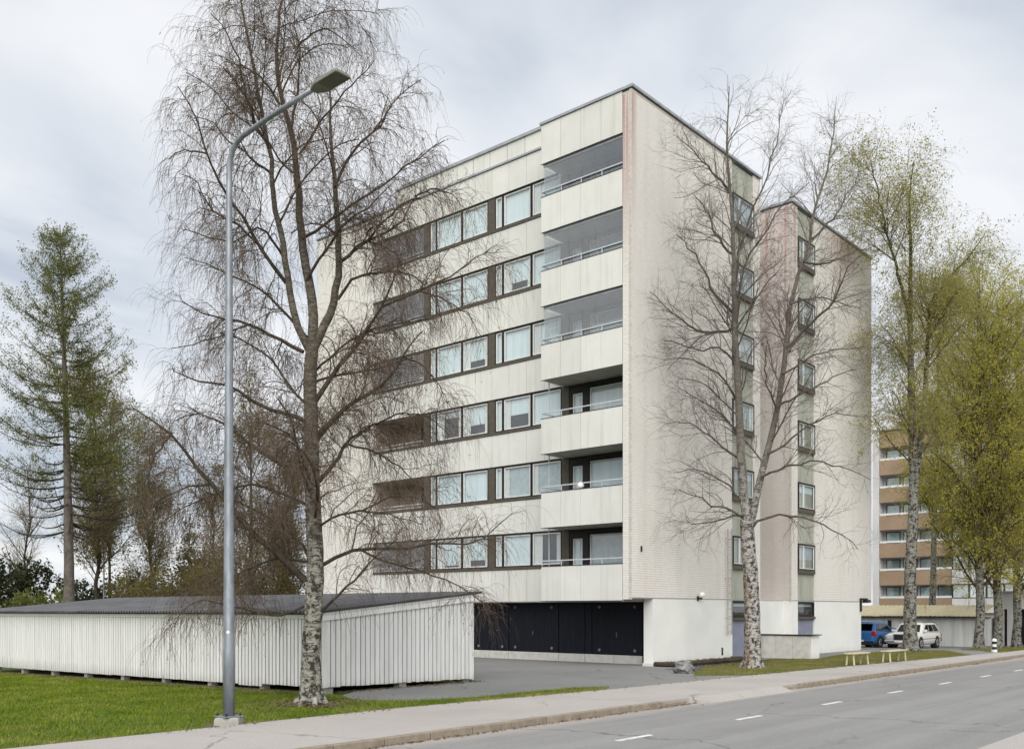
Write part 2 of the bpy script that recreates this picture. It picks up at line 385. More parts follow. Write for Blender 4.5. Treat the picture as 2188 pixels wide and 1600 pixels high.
    # ---- trees
    def bark(name, white, dark, z_mid, z_w, upper, lichen=None):
        t = NT(name, 0.9)
        l1 = t.noise(t.map((3.6, 3.6, 12.0), world=True), 1.6, 5, 0.65, 0.8)
        p1 = t.noise(t.map((3.6, 3.6, 3.6), world=True), 1.7, 6, 0.7)
        m = t.math('MAXIMUM', t.rng(l1, 0.52, 0.62), t.rng(p1, 0.50, 0.58), True)
        fine = t.noise(t.map((14, 14, 40), world=True), 1.0, 3)
        wh = t.ramp(fine, [(0.3, tuple(v * 0.72 for v in white)), (0.65, tuple(min(1, v * 1.12) for v in white))])
        b = t.mix(m, wh, dark)
        q = t.xyz()
        up = t.rng(t.math('ADD', q[2], t.math('MULTIPLY', t.noise(t.map(world=True), 1.0, 3), 1.5)), z_mid, z_mid + z_w)
        ub = t.ramp(l1, [(0.35, tuple(v * 1.25 for v in upper)), (0.65, tuple(v * 0.55 for v in upper))])
        b = t.mix(up, b, ub)
        if lichen:
            lx = t.noise(t.map((3, 3, 1.0), world=True), 1.0, 4)
            side = t.rng(q[0] if False else t.math('SUBTRACT', q[0], q[1]), lichen[0], lichen[1])
            b = t.mix(t.math('MULTIPLY', t.math('MULTIPLY', side, t.math('MULTIPLY', t.rng(lx, 0.44, 0.62), 0.7)), t.rng(q[2], 5.0, 2.6), True), b, (0.20, 0.105, 0.035))
        t.color(b).bump(t.math('SUBTRACT', fine, t.math('MULTIPLY', m, 0.8)), 0.8, 0.03)
    bark('bark_great', (0.34, 0.325, 0.28), (0.04, 0.035, 0.025), 3.0, 4.5, (0.14, 0.122, 0.094))
    bark('bark_white', (0.42, 0.40, 0.37), (0.032, 0.028, 0.024), 4.8, 4.5, (0.175, 0.155, 0.128), (14.98, 14.72))
    bark('bark_far', (0.26, 0.25, 0.22), (0.025, 0.022, 0.016), 13, 5.0, (0.075, 0.068, 0.04))
    mottled('limb_bark', (0.052, 0.041, 0.030), 0.4, 6, 0.95, 0.5)
    mottled('twig', (0.115, 0.083, 0.060), 0.3, 2, 0.95)
    mottled('twig_olive', (0.20, 0.17, 0.08), 0.3, 2, 0.95)
    mottled('twig_brown', (0.21, 0.17, 0.105), 0.3, 2, 0.95)
    mottled('limb_grey', (0.085, 0.071, 0.058), 0.35, 6, 0.95, 0.5)
    mottled('twig_grey', (0.15, 0.128, 0.112), 0.3, 2, 0.95)
    mottled('larch_bark', (0.115, 0.098, 0.085), 0.35, 5, 0.95, 0.6)
    def leaf(name, a, b_, sc_=0.5):
        t = NT(name, 0.75, 0, 0.2)
        f = t.math('ADD', t.math('MULTIPLY', t.noise(t.map(world=True), sc_, 4), 0.6), t.math('MULTIPLY', t.noise(t.map(world=True), 9, 1), 0.4))
        c = t.ramp(f, [(0.36, a), (0.64, b_)]); t.color(c)
        tr = t.N.new('ShaderNodeBsdfTranslucent'); t.L.new(c, tr.inputs[0])
        ms = t.N.new('ShaderNodeMixShader'); ms.inputs[0].default_value = 0.5
        o = [n for n in t.N if n.type == 'OUTPUT_MATERIAL'][0]
        t.L.new(t.b.outputs[0], ms.inputs[1]); t.L.new(tr.outputs[0], ms.inputs[2]); t.L.new(ms.outputs[0], o.inputs[0])
    leaf('spring_leaf', (0.28, 0.275, 0.04), (0.54, 0.49, 0.085), 0.32)
    leaf('catkin', (0.10, 0.072, 0.036), (0.19, 0.15, 0.07))
    leaf('spring_bud', (0.25, 0.245, 0.06), (0.42, 0.39, 0.10))
    leaf('larch_needle', (0.105, 0.12, 0.032), (0.225, 0.235, 0.065), 0.4)
    leaf('brown_bud', (0.15, 0.135, 0.044), (0.29, 0.245, 0.09), 0.35)
    leaf('conifer', (0.022, 0.032, 0.014), (0.058, 0.072, 0.03), 0.6)
    leaf('bush_green', (0.11, 0.14, 0.03), (0.23, 0.25, 0.06), 0.6)
mk_materials()
M = MATS

# ------------------------------------------------------------------ ground, road, pavements
def zl(x, y):                                        # the plot dips gently to the left rear and beyond the building
    a = np.clip((np.asarray(y, float) - 17.5) / 22, 0, 1.2) * np.clip((22 - np.asarray(x, float)) / 2.5, 0, 1)
    b = np.clip((np.asarray(x, float) - 50) / 16, 0, 1.0) * np.clip((np.asarray(y, float) - 13.0) / 3, 0, 1)
    return -0.34 * a - 0.34 * b

g = MB().box(-900, 1500, -900, 1500, -1.4, -0.95).build('ground', M['far_ground']); tag(g, kind='structure')
def slab(name, poly, z, mat, depth=0.9):
    return tag(MB().prism(poly, z - depth, z).build(name, M[mat]), kind='structure')
def grid_sheet(name, inside, x0, x1, y0, y1, step, dz, mat):
    """a sheet that follows the dip of the plot; cells outside the outline are left out"""
    xs = np.arange(x0, x1 + step / 2, step); ys = np.arange(y0, y1 + step / 2, step)
    X, Y = np.meshgrid(xs, ys, indexing='ij'); Z = zl(X, Y) + dz
    idx = np.arange(X.size).reshape(X.shape)
    f = np.stack([idx[:-1, :-1], idx[1:, :-1], idx[1:, 1:], idx[:-1, 1:]], -1)
    cx = (X[:-1, :-1] + X[1:, 1:]) / 2; cy = (Y[:-1, :-1] + Y[1:, 1:]) / 2
    k = inside(cx, cy); f = f[k]
    o = np_obj(name, np.stack([X, Y, Z], -1).reshape(-1, 3), f, M[mat], None, True); return tag(o, kind='structure')
def poly_mask(poly):
    P = np.array(poly)
    def ins(x, y):
        r = np.zeros(np.shape(x), bool); n = len(P)
        for i in range(n):
            x1, y1 = P[i]; x2, y2 = P[(i + 1) % n]
            c = ((y1 > y) != (y2 > y)) & (x < (x2 - x1) * (y - y1) / (y2 - y1 + 1e-12) + x1)
            r ^= c
        return r
    return ins

ROAD_Y0, ROAD_Y1, ROAD_Z = 4.35, 11.42, -0.11
road = slab('road', [(-60, ROAD_Y0), (260, ROAD_Y0), (260, ROAD_Y1), (-60, ROAD_Y1)], ROAD_Z, 'road_asphalt', 0.8)
slab('far_pavement', [(-60, -6), (260, -6), (260, ROAD_Y0 - 0.002), (-60, ROAD_Y0 - 0.002)], ROAD_Z + 0.02, 'pavement_asphalt', 0.8)
PAVE = [(-60, 11.56), (260, 11.56), (260, 12.6), (51, 12.85), (44, 13.25), (36, 13.75), (27.5, 14.15), (20.0, 14.35), (13.5, 14.85), (5.5, 14.75), (-60, 14.7)]
slab('pavement', PAVE, 0.0, 'pavement_asphalt', 0.85)
for i in range(-2, 22):
    x0 = 12.86 + 4.0 * i - 1.0 * 0
    piece('lane_marking', 0.98, 0.105, 0.006, M['road_paint'], road, (x0 + 0.49, 9.03, ROAD_Z + 0.005), 0)
# kerb: stones with open joints, lowered to the road level across the driveway
kerb = bpy.data.objects.new('kerb', None); link(kerb, None, (19.6, 11.5, 0)); tag(kerb, kind='structure')
x = -6.0; rk = random.Random(3)
while x < 75:
    ln = 0.985; xc = x + ln / 2
    if 19.4 <= xc <= 23.9: zt = ROAD_Z - 0.01
    elif 18.4 < xc < 19.4 or 23.9 < xc < 24.9: zt = -0.035
    else: zt = 0.012 + rk.uniform(-0.006, 0.006)
    piece('kerb_stone', ln, 0.136, 0.35, M['kerb_stone'], kerb, (xc, 11.49 + rk.uniform(-0.006, 0.006), zt - 0.175), 0.012, rk.uniform(-.004, .004))
    x += 1.0

rampm = MB(); rampm.add([(19.3, 11.563, -0.3), (24.0, 11.563, -0.3), (24.0, 11.563, 0.004), (19.3, 11.563, 0.004), (19.55, 11.08, -0.3), (23.75, 11.08, -0.3), (23.75, 11.08, ROAD_Z + 0.006), (19.55, 11.08, ROAD_Z + 0.006)],
          [(0, 1, 2, 3), (5, 4, 7, 6), (3, 2, 6, 7), (4, 5, 1, 0), (4, 0, 3, 7), (1, 5, 6, 2)])
tag(rampm.build('driveway_ramp', M['pavement_asphalt']), kind='structure')
DRIVE = [(20.0, 14.35), (27.5, 14.15), (28.2, 17.9), (29.2, 18.1), (36.5, 18.15), (37.6, 18.6), (38.0, 20.5), (38, 22), (31, 22), (31, 45), (20.2, 45), (20.2, 18.9), (15.6, 18.9), (14.6, 18.2), (14.1, 17.3), (14.3, 16.6), (14.9, 16.1), (16.4, 15.55), (20.3, 15.55), (21.0, 15.0)]
slab('yard', DRIVE, -0.012, 'yard_asphalt', 0.8)
LAWN = [(-40, 14.72), (5.5, 14.77), (13.5, 14.87), (20.0, 14.37), (21.0, 15.0), (20.2, 15.6), (18.4, 15.72), (16.4, 15.62), (14.9, 16.2), (14.3, 16.7), (14.15, 17.3), (14.72, 18.9), (14.72, 60), (-40, 60)]
lawn_in = poly_mask(LAWN)
grid_sheet('lawn', lambda x, y: lawn_in(x, y) | poly_mask([(13, 16.5), (20.3, 18.7), (20.3, 45), (13, 45)])(x, y), -40, 24, 14.5, 60, 0.25, -0.035, 'lawn_soil')
VERGE = [(27.6, 14.18), (36, 13.8), (44, 13.28), (46.4, 13.15), (51.5, 15.9), (48.5, 17.6), (44, 18.0), (38.6, 17.0), (37.4, 18.3), (34, 18.0), (30.5, 17.6), (27.4, 16.2), (26.0, 15.4)]
slab('verge', VERGE, -0.006, 'dry_lawn', 0.8)
slab('forecourt', [(37.4, 18.3), (38.6, 17.0), (44, 18.0), (48.5, 17.6), (50.6, 19.0), (50.6, 21), (38.0, 21)], -0.016, 'yard_asphalt', 0.7)
LAWN3 = [(50.2, 12.9), (90, 12.7), (90, 16.0), (56.5, 16.6), (54, 15.2)]
l3 = poly_mask(LAWN3)
grid_sheet('far_lawn', l3, 48, 90, 12.5, 18, 0.5, -0.006, 'dry_lawn')
grid_sheet('car_park', poly_mask([(46, 13.0), (50.4, 12.9), (54, 15.2), (56.5, 16.6), (90, 16.0), (90, 60), (50.5, 60), (50.5, 17.0)]), 44, 90, 12.5, 60, 0.5, -0.02, 'yard_asphalt')

wear_in = lambda x, y: (((x - 12.85) ** 2 + (y - 17.05) ** 2) < (0.62 + 0.14 * np.sin(3 * np.arctan2(y - 17.05, x - 12.85)) + .06 * np.sin(11 * np.arctan2(y - 17.05, x - 12.85))) ** 2) | (((x - 9.53) ** 2 + (y - 15.06) ** 2) < .46 ** 2)
grid_sheet('bare_soil', wear_in, 8.8, 14, 14.5, 18.2, 0.05, -0.022, 'soil')
soil_in = lambda x, y: (x > 14.22 + 0.12 * np.sin(y * 2.3) + 0.08 * np.sin(y * 5.1)) & (x < 15.2) & (y > 19.6 + 0.3 * np.sin(x * 9))
grid_sheet('bare_soil', soil_in, 13.9, 15.2, 19.2, 41, 0.06, -0.018, 'soil')

# ------------------------------------------------------------------ apartment building
XB, XF, YG = 28.25, 29.60, 19.20                    # balcony front, main facade, street gable
ZR = 20.36
bld = thing('apartment_building', 'long pale six storey apartment block with white painted ground floor', 'building', (39.5, 29, 0))
def part(mb, name, mat, **k): return mb.build(name, M[mat] if isinstance(mat, str) else mat, bld, **k)

# structural core (behind every facing)
core = MB()
core.box(XF + 0.2, 37.9, YG + 0.14, 22.3, 2.42, ZR - 0.02)
core.box(XF + 0.2, 50.42, 22.3, 31.28, 2.42, ZR - 0.02)
core.box(XF + 1.7, 50.42, 31.28, 34.66, 2.42, ZR - 0.02)
core.box(XF + 0.14, 50.42, 34.66, 38.9, 2.42, ZR - 0.02)
core.box(41.1, 50.42, YG + 0.14, 22.3, 2.42, ZR - 0.02)
part(core, 'wall', 'mortar')
# ground floor: white walls
gf = MB()
gf.box(XF - 0.02, 35.46, YG, YG + 0.4, -0.4, 2.44); gf.box(37.28, 37.92, YG, YG + 0.4, -0.4, 2.44)
gf.box(40.95, 41.57, YG, YG + 0.4, -0.4, 2.44); gf.box(43.33, 48.98, YG, YG + 0.4, -0.4, 2.44)
gf.box(30.9, 48.98, YG + 0.4, 38.9, -0.4, 2.42)
gf.box(37.5, 37.92, YG + 0.4, 22.3, -0.4, 2.42); gf.box(40.95, 41.4, YG + 0.4, 22.3, -0.4, 2.42)
gf.prism([(XF - 0.14, YG - 0.03), (XF + 0.05, YG - 0.1), (XF + 0.3, YG - 0.05), (XF + 0.3, YG), (XF - 0.02, YG), (XF - 0.02, YG + 0.4), (XF - 0.1, YG + 0.4)], -0.2, 0.1)
part(gf, 'ground_floor_wall', 'white_render')
# string course between white base and brick
part(MB().box(XB - 0.0, 37.92, YG - 0.012, YG, 2.44, 2.472).box(40.95, 50.42, YG - 0.012, YG, 2.44, 2.472), 'string_course', 'coping')

# brick facings: every brick modelled; too many to be separate parts
def bricks(name, origin, udir, ndir, length, z0, z1, mat, seed):
    rng = np.random.default_rng(seed); bl, bh, j = 0.285, 0.0855, 0.010
    o = np.array(origin, float); u = np.array(udir, float); n = np.array(ndir, float); up = np.array([0, 0, 1.0])
    jv = 0.008; rows = int((z1 - z0) / bh); A, B, Z = [], [], []
    for r in range(rows):
        s = 0 if r % 2 else -bl / 2
        a = np.arange(s, length, bl); b = np.minimum(a + bl - jv, length); a = np.maximum(a, 0); k = b - a > 0.03
        A.append(a[k]); B.append(b[k]); Z.append(np.full(k.sum(), z0 + r * bh))
    A = np.concatenate(A); B = np.concatenate(B); Z = np.concatenate(Z); m = len(A)
    d = 0.004 + rng.uniform(0, 0.003, m); tilt = rng.normal(0, 0.0008, (m, 4))
    H = bh - j; c = 0.002
    def P(uu, zz_, dd): return o + uu[:, None] * u + (zz_ - o[2])[:, None] * up + dd[:, None] * n
    zero = np.full(m, -0.02)
    V = np.stack([P(A, Z, zero), P(B, Z, zero), P(B, Z + H, zero), P(A, Z + H, zero),
                  P(A + c, Z + c, d + tilt[:, 0]), P(B - c, Z + c, d + tilt[:, 1]), P(B - c, Z + H - c, d + tilt[:, 2]), P(A + c, Z + H - c, d + tilt[:, 3])], 1)
    q = np.array([[4, 5, 6, 7], [0, 1, 5, 4], [1, 2, 6, 5], [2, 3, 7, 6], [3, 0, 4, 7]])
    if np.dot(np.cross(u, up), n) < 0: q = q[:, ::-1]
    F = (np.arange(m)[:, None, None] * 8 + q).reshape(-1, 4)
    ob = np_obj(name, V.reshape(-1, 3), F, M[mat], bld); tag(ob, kind='stuff'); return ob
ZB = 2.474
for bx_ in ((XB, 35.46, YG + 0.02, YG + 0.14, 2.42, ZR), (37.28, 37.92, YG + 0.02, YG + 0.14, 2.42, ZR), (40.95, 41.57, YG + 0.02, YG + 0.14, 2.42, ZR), (43.33, 50.42, YG + 0.02, YG + 0.14, 2.42, ZR),
            (XB + 0.015, XF + 0.2, YG + 0.142, YG + 0.405, 2.42, ZR - 0.02), (40.968, 41.1, YG + 0.142, 22.3, 2.42, ZR - 0.02), (37.78, 37.905, YG + 0.142, 22.3, 2.42, ZR - 0.03), (XF + 0.02, XF + 0.14, 34.68, 38.9, 2.42, ZR - 0.01)):
    part(MB().box(*bx_), 'mortar_bed', 'mortar')
bricks('brick_facing', (XB, YG + 0.02, ZB), (1, 0, 0), (0, -1, 0), 35.46 - XB, ZB, ZR - 0.05, 'brick', 1)
bricks('brick_facing', (37.28, YG + 0.02, ZB), (1, 0, 0), (0, -1, 0), 0.64, ZB, ZR - 0.05, 'brick', 2)
bricks('brick_facing', (40.95, YG + 0.02, ZB), (1, 0, 0), (0, -1, 0), 0.62, ZB, ZR - 0.05, 'brick', 3)
bricks('brick_facing', (43.33, YG + 0.02, ZB), (1, 0, 0), (0, -1, 0), 50.42 - 43.33, ZB, ZR - 0.05, 'brick', 4)
bricks('brick_facing', (XB + 0.013, YG + 0.02, 2.40), (0, 1, 0), (-1, 0, 0), 0.385, 2.40, ZR - 0.05, 'brick', 5)
bricks('brick_facing', (40.966, YG + 0.02, ZB), (0, 1, 0), (-1, 0, 0), 3.0, ZB, ZR - 0.05, 'brick_shaft_shaded', 6)
bricks('brick_facing', (XF + 0.02, 34.68, 2.42), (0, 1, 0), (-1, 0, 0), 4.2, 2.42, ZR - 0.05, 'brick', 7)

# roof slab, attic strip and copings
part(MB().box(XB + 0.03, 37.9, YG + 0.04, 23.32, ZR - 0.02, ZR + 0.05).box(XF + 0.05, 50.4, 22.3, 38.88, ZR - 0.02, ZR + 0.05)
     .box(40.98, 50.4, YG + 0.04, 22.3, ZR - 0.02, ZR + 0.045), 'roof', 'roof_sheet')
cop = MB(); th = 0.095
cop.box(XB - 0.05, 37.97, YG - 0.05, YG + 0.3, ZR + 0.05, ZR + 0.05 + th)
cop.box(37.65, 37.98, YG + 0.3, 22.3, ZR + 0.052, ZR + 0.052 + th)
cop.box(XB - 0.05, XB + 0.25, YG + 0.3, 23.40, ZR + 0.051, ZR + 0.051 + th)
cop.box(XB + 0.25, XF, 23.10, 23.41, ZR + 0.049, ZR + 0.049 + th)
cop.box(XF - 0.06, XF + 0.25, 23.42, 38.95, ZR + 0.0, ZR + 0.0 + th * 0.8)
cop.box(40.90, 41.2, YG - 0.05, 22.3, ZR + 0.05, ZR + 0.05 + th)
cop.box(41.2, 50.47, YG - 0.05, YG + 0.3, ZR + 0.051, ZR + 0.051 + th)
cop.box(XF - 0.06, XF + 0.25, 23.40, 33.05, 21.13, 21.25); cop.box(XF - 0.055, 34, 32.85, 33.06, 21.13, 21.252); cop.box(XF - 0.055, 34, 23.39, 23.6, 21.13, 21.252)
part(cop, 'coping', 'coping')
part(MB().box(XF + 0.14, 34, 23.42, 33.03, ZR + 0.04, 21.14), 'attic_wall', 'mortar')
PW = (34.68 - 23.36) / 12
for i in range(10):
    piece('attic_panel', 0.13, PW - 0.014, 21.128 - ZR - 0.09, M['panel'], bld, (XF + 0.075, 23.42 + (33.0 - 23.42) * (i + 0.5) / 10, (21.128 + ZR + 0.09) / 2), 0.005)
# facade panels, floor by floor
def band(k):
    z0 = 2.36 if k == 0 else 5.13 + 2.8 * (k - 1)
    z1 = 3.665 + 2.8 * k if k < 6 else ZR - 0.01
    return z0, z1
for k in range(7):
    z0, z1 = band(k)
    for i in range(12):
        yc = 23.36 + PW * (i + 0.5)
        piece('facade_panel', 0.19, PW - 0.013, z1 - z0 - 0.008, M['panel'], bld, (XF + 0.095 + random.uniform(-.003, .003), yc, (z0 + z1) / 2), 0.006)
part(MB().box(XF + 0.03, XF + 1.0, 23.4, 38.88, 2.33, 2.358).box(XB + 0.03, XF + 1.0, YG + 0.42, 23.33, 2.33, 2.358), 'soffit', 'soffit')
part(MB().box(49.0, 50.4, YG + 0.1, 38.8, 2.40, 2.438), 'soffit', 'soffit')

# ---- windows. local frame: x along the wall, y into the wall, z up; placed by its lower left corner
WC = {}
def window(name, width, height, loc, rz, style, fill, frame_mat, sash_mat):
    key = (name, round(width, 3), round(height, 3), style, frame_mat, sash_mat)
    if key not in WC:
        f = 0.045; fr = MB()
        fr.box(0, width, 0.02, 0.13, 0, f); fr.box(0, width, 0.02, 0.13, height - f, height)
        fr.box(0, f, 0.02, 0.13, f, height - f); fr.box(width - f, width, 0.02, 0.13, f, height - f)
        sa = MB(); s = 0.05 if style == 'one' else 0.036
        def ring(x0, x1):
            sa.box(x0, x1, 0.045, 0.10, f, f + s); sa.box(x0, x1, 0.045, 0.10, height - f - s, height - f)
            sa.box(x0, x0 + s, 0.046, 0.099, f + s, height - f - s); sa.box(x1 - s, x1, 0.046, 0.099, f + s, height - f - s)
        if style == 'two':
            w1 = width * 0.30; ring(f, f + w1); ring(f + w1 + 0.01, width - f)
        else: ring(f, width - f)
        WC[key] = (fr.mesh(name, M[frame_mat]), sa.mesh('sash', M[sash_mat]),
                   MB().add([(f + .01, 0.075, f + .01), (width - f - .01, 0.075, f + .01), (width - f - .01, 0.075, height - f - .01), (f + .01, 0.075, height - f - .01)], [(0, 1, 2, 3)]).mesh('pane', M['pane_glass']))
    a, b, c = WC[key]
    o = link(bpy.data.objects.new(name, a), bld, loc); o.rotation_euler.z = rz
    for nm, me in (('sash', b), ('pane', c)):
        q = bpy.data.objects.new(nm, me); C.objects.link(q); q.parent = o
    # what stands behind the glass: a flat sheet painted dark as an unlit room, a blind drawn to some height, curtains at the sides
    bk = MB(); bk.add([(0.01, 0.17, 0.01), (width - .01, 0.17, 0.01), (width - .01, 0.17, height - .01), (0.01, 0.17, height - .01)], [(0, 1, 2, 3)], 0)
    zt = height - 0.05
    if fill[0] > 0.01:
        zb = zt - (height - 0.1) * fill[0]
        bk.add([(0.05, 0.145, zb), (width - .05, 0.145, zb), (width - .05, 0.145, zt), (0.05, 0.145, zt)], [(0, 1, 2, 3)], fill[1])
    if fill[2] > 0.01:
        for s0, s1 in ((0.05, 0.05 + width * fill[2]), (width - 0.05 - width * fill[2] * 0.6, width - 0.05)):
            n = 7; vs = []
            for i in range(n + 1):
                xx = s0 + (s1 - s0) * i / n; yy = 0.12 + 0.008 * (-1) ** i
                vs += [(xx, yy, 0.05), (xx, yy, zt)]
            bk.add(vs, [(2 * i, 2 * i + 2, 2 * i + 3, 2 * i + 1) for i in range(n)], 2)
    me = bk.mesh('blind', [M['room'], M['blind'], M['curtain'], M['grey_blind']])
    q = bpy.data.objects.new('blind', me); C.objects.link(q); q.parent = o
    return o
RW = random.Random(11)
W_COLS = [(30.45, 30.86), (28.885, 30.45), (27.345, 28.87), (26.53, 26.97), (24.995, 26.52), (23.44, 24.98)]
for k in range(6):
    zb, zt = 3.78 + 2.8 * k, 5.125 + 2.8 * k
    for j, (y0, y1) in enumerate(W_COLS):
        nar = y1 - y0 < 0.6
        if nar: fl = (1.0, RW.choice((1, 3)), 0)
        else:
            r = RW.random()
            fl = (1.0, 1, 0.0) if r < 0.6 else (RW.uniform(0.6, 0.95), 1, 0.25) if r < 0.9 else (RW.uniform(0.0, 0.4), 3, 0.25)
            if k == 0 and j == 5: fl = (0.0, 1, 0.3)
            if k == 1 and j in (4, 5): fl = (1.0, 3, 0.16)
            if k == 2 and j == 4: fl = (0.55, 1, 0.2)
        window('window', y1 - y0 - 0.008, zt - zb, (XF - 0.012, y1 - 0.004, zb), -math.pi / 2, 'one', fl, 'dark_frame', 'white_paint')
    # brown posts, sill and head of the window band
    for y0, y1 in ((26.975, 27.34), (30.865, 31.25), (23.085, 23.435)): part(MB().box(XF + 0.01, XF + 0.2, y0, y1, zb, zt - 0.002), 'window_post', 'brown_frame')
    part(MB().box(XF - 0.035, XF + 0.19, 23.45, 34.66, 3.672 + 2.8 * k, zb - 0.006), 'window_sill', 'brown_frame')
    part(MB().box(XF - 0.02, XF + 0.03, 23.45, 34.66, zt + 0.003, zt + 0.028), 'drip_rail', 'dark_frame')
    # loggia: recessed balcony between 31.25 and 34.68
    z0, z1 = band(k)
    lo = MB().box(XF + 0.19, XF + 1.7, 31.26, 34.66, z1 - 1.05, z1 - 0.9)
    part(lo, 'loggia_floor', 'soffit')
    part(MB().box(XF + 1.66, XF + 1.70, 31.28, 34.66, z1 - 0.9, zt - 0.02).box(XF + 0.2, XF + 1.66, 31.255, 31.275, z1 - 0.9, zt - 0.02).box(XF + 0.2, XF + 1.66, 34.645, 34.665, z1 - 0.9, zt - 0.02), 'loggia_wall', 'loggia_wall')
    part(MB().box(XF + 0.15, XF + 1.7, 31.26, 34.66, zt - 0.02, zt + 0.02), 'loggia_ceiling', 'loggia_wall')
    window('loggia_window', 1.7, 1.3, (XF + 1.60, 33.1, zb - 0.1), -math.pi / 2, 'one', (0.4, 3, 0.2), 'dark_frame', 'brown_frame')
    rl = MB(); zr = zb + 0.16
    rl.box(XF + 0.03, XF + 0.06, 31.30, 34.6, zr, zr + 0.035); rl.box(XF + 0.03, XF + 0.06, 31.30, 34.6, zb + 0.02, zb + 0.05)
    for i in range(4): rl.box(XF + 0.031, XF + 0.059, 31.3 + i * 1.08, 31.33 + i * 1.08, zb + 0.05, zr)
    part(rl, 'railing', 'railing')
    if k >= 3 or k == 0:
        for i in range(4):
            y0 = 31.30 + i * 0.84
            piece('glass_sheet', 0.008, 0.83, zt - zb - 0.06, M['balcony_glass'], bld, (XF + 0.10, y0 + 0.415, (zb + zt) / 2), 0)

# ---- corner balconies
BY0, BY1 = 19.625, 23.36; BP = (BY1 - BY0) / 4
for k in range(7):
    z0, z1 = (2.36, 3.66) if k == 0 else (5.13 + 2.8 * (k - 1), 3.66 + 2.8 * k)
    if k == 6: z0, z1 = 18.93, ZR + 0.04
    s = MB().box(XB + 0.09, XF + 0.2, BY0, BY1 - 0.09, z0 + 0.005, z0 + 0.17)
    me_o = part(s, 'balcony', 'soffit')
    for i in range(4):
        piece('parapet_panel', 0.085, BP - 0.010, z1 - z0 - 0.004, M['panel'], me_o, (XB + 0.043 + random.uniform(-.002, .002), BY0 + BP * (i + 0.5), (z0 + z1) / 2), 0.005)
    piece('parapet_panel', XF - XB - 0.095, 0.085, z1 - z0 - 0.004, M['panel'], me_o, ((XF + XB + 0.085) / 2, BY1 - 0.045, (z0 + z1) / 2), 0.005)
    MB().box(XB - 0.012, XB + 0.1, BY0, BY1 + 0.01, z1, z1 + 0.02).box(XB + 0.1, XF - 0.005, BY1 - 0.1, BY1 + 0.011, z1, z1 + 0.019).box(XB - 0.008, XB + 0.02, BY0, BY1 + 0.008, z0 - 0.018, z0 - 0.002).build('parapet_trim', M['dark_frame'], me_o)
    if k == 6: 
        MB().box(XB + 0.1, XB + 0.16, BY0, BY1 - 0.1, z0 - 0.10, z0 + 0.004).build('lintel', M['old_timber'], me_o)
        continue
    rl = MB(); zr = z1 + 0.20
    rl.box(XB + 0.01, XB + 0.05, BY0, BY1 - 0.01, zr, zr + 0.04); rl.box(XB + 0.05, XF, BY1 - 0.05, BY1 - 0.01, zr, zr + 0.04)
    for i in range(1, 5): rl.box(XB + 0.015, XB + 0.045, BY0 + BP * i - 0.05, BY0 + BP * i - 0.02, z1 + 0.02, zr)
    rl.build('railing', M['railing'], me_o)
    ztop = 5.13 + 2.8 * k if k < 5 else 18.93
    if k >= 3:                                       # glazed with frameless sheets
        for i in range(6):
            w_ = (BY1 - BY0 - 0.1) / 6
            piece('glass_sheet', 0.008, w_ - 0.012, ztop - z1 - 0.16, M['balcony_glass'], me_o, (XB + 0.085, BY0 + 0.02 + w_ * (i + 0.5), (ztop + z1) / 2 - 0.04), 0)
        for i in range(2):
            w_ = (XF - XB - 0.12) / 2
            piece('glass_sheet', w_ - 0.012, 0.008, ztop - z1 - 0.16, M['balcony_glass'], me_o, (XB + 0.11 + w_ * (i + 0.5), BY1 - 0.08, (ztop + z1) / 2 - 0.04), 0)
        MB().box(XB + 0.07, XB + 0.10, BY0, BY1 - 0.07, ztop - 0.12, ztop - 0.02).build('glazing_track', M['coping'], me_o)
    else:                                            # slim pipe up to the next slab
        MB().tube([(XB + 0.45, BY1 - 0.03, z1), (XB + 0.45, BY1 - 0.03, ztop)], 0.02, 8).build('down_pipe', M['railing'], me_o)
    # back wall of the balcony with door and window
    zf = (z0 + 0.17)
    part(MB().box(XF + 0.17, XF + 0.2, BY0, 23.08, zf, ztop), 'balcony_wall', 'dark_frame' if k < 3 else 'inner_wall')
    dr = MB()
    dr.box(XF + 0.03, XF + 0.17, 22.97, 23.08, zf, ztop - 0.03); dr.box(XF + 0.03, XF + 0.17, 22.15, 22.40, zf, ztop - 0.03); dr.box(XF + 0.03, XF + 0.17, 22.40, 22.97, ztop - 0.30, ztop - 0.03)
    dr.box(XF + 0.03, XF + 0.17, BY0, 22.15, ztop - 0.16, ztop - 0.03)
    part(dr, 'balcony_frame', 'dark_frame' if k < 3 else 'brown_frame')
    window('balcony_door', 0.57, ztop - 0.31 - zf, (XF + 0.02, 22.965, zf + 0.005), -math.pi / 2, 'one', (1.0, 1 if k < 3 else 3, 0), 'dark_frame', 'white_paint')
    window('balcony_window', 22.145 - BY0 - 0.01, 1.62, (XF + 0.02, 22.143, ztop - 0.18 - 1.62), -math.pi / 2, 'one',
           ((0.95, 3, 0) if k == 0 else (1.0, 1, 0)) if k < 3 else (0.8, 3, 0.15), 'dark_frame', 'white_paint')
    part(MB().box(XF + 0.05, XF + 0.17, BY0, 22.14, zf, ztop - 0.18 - 1.625), 'balcony_wall', 'inner_wall')

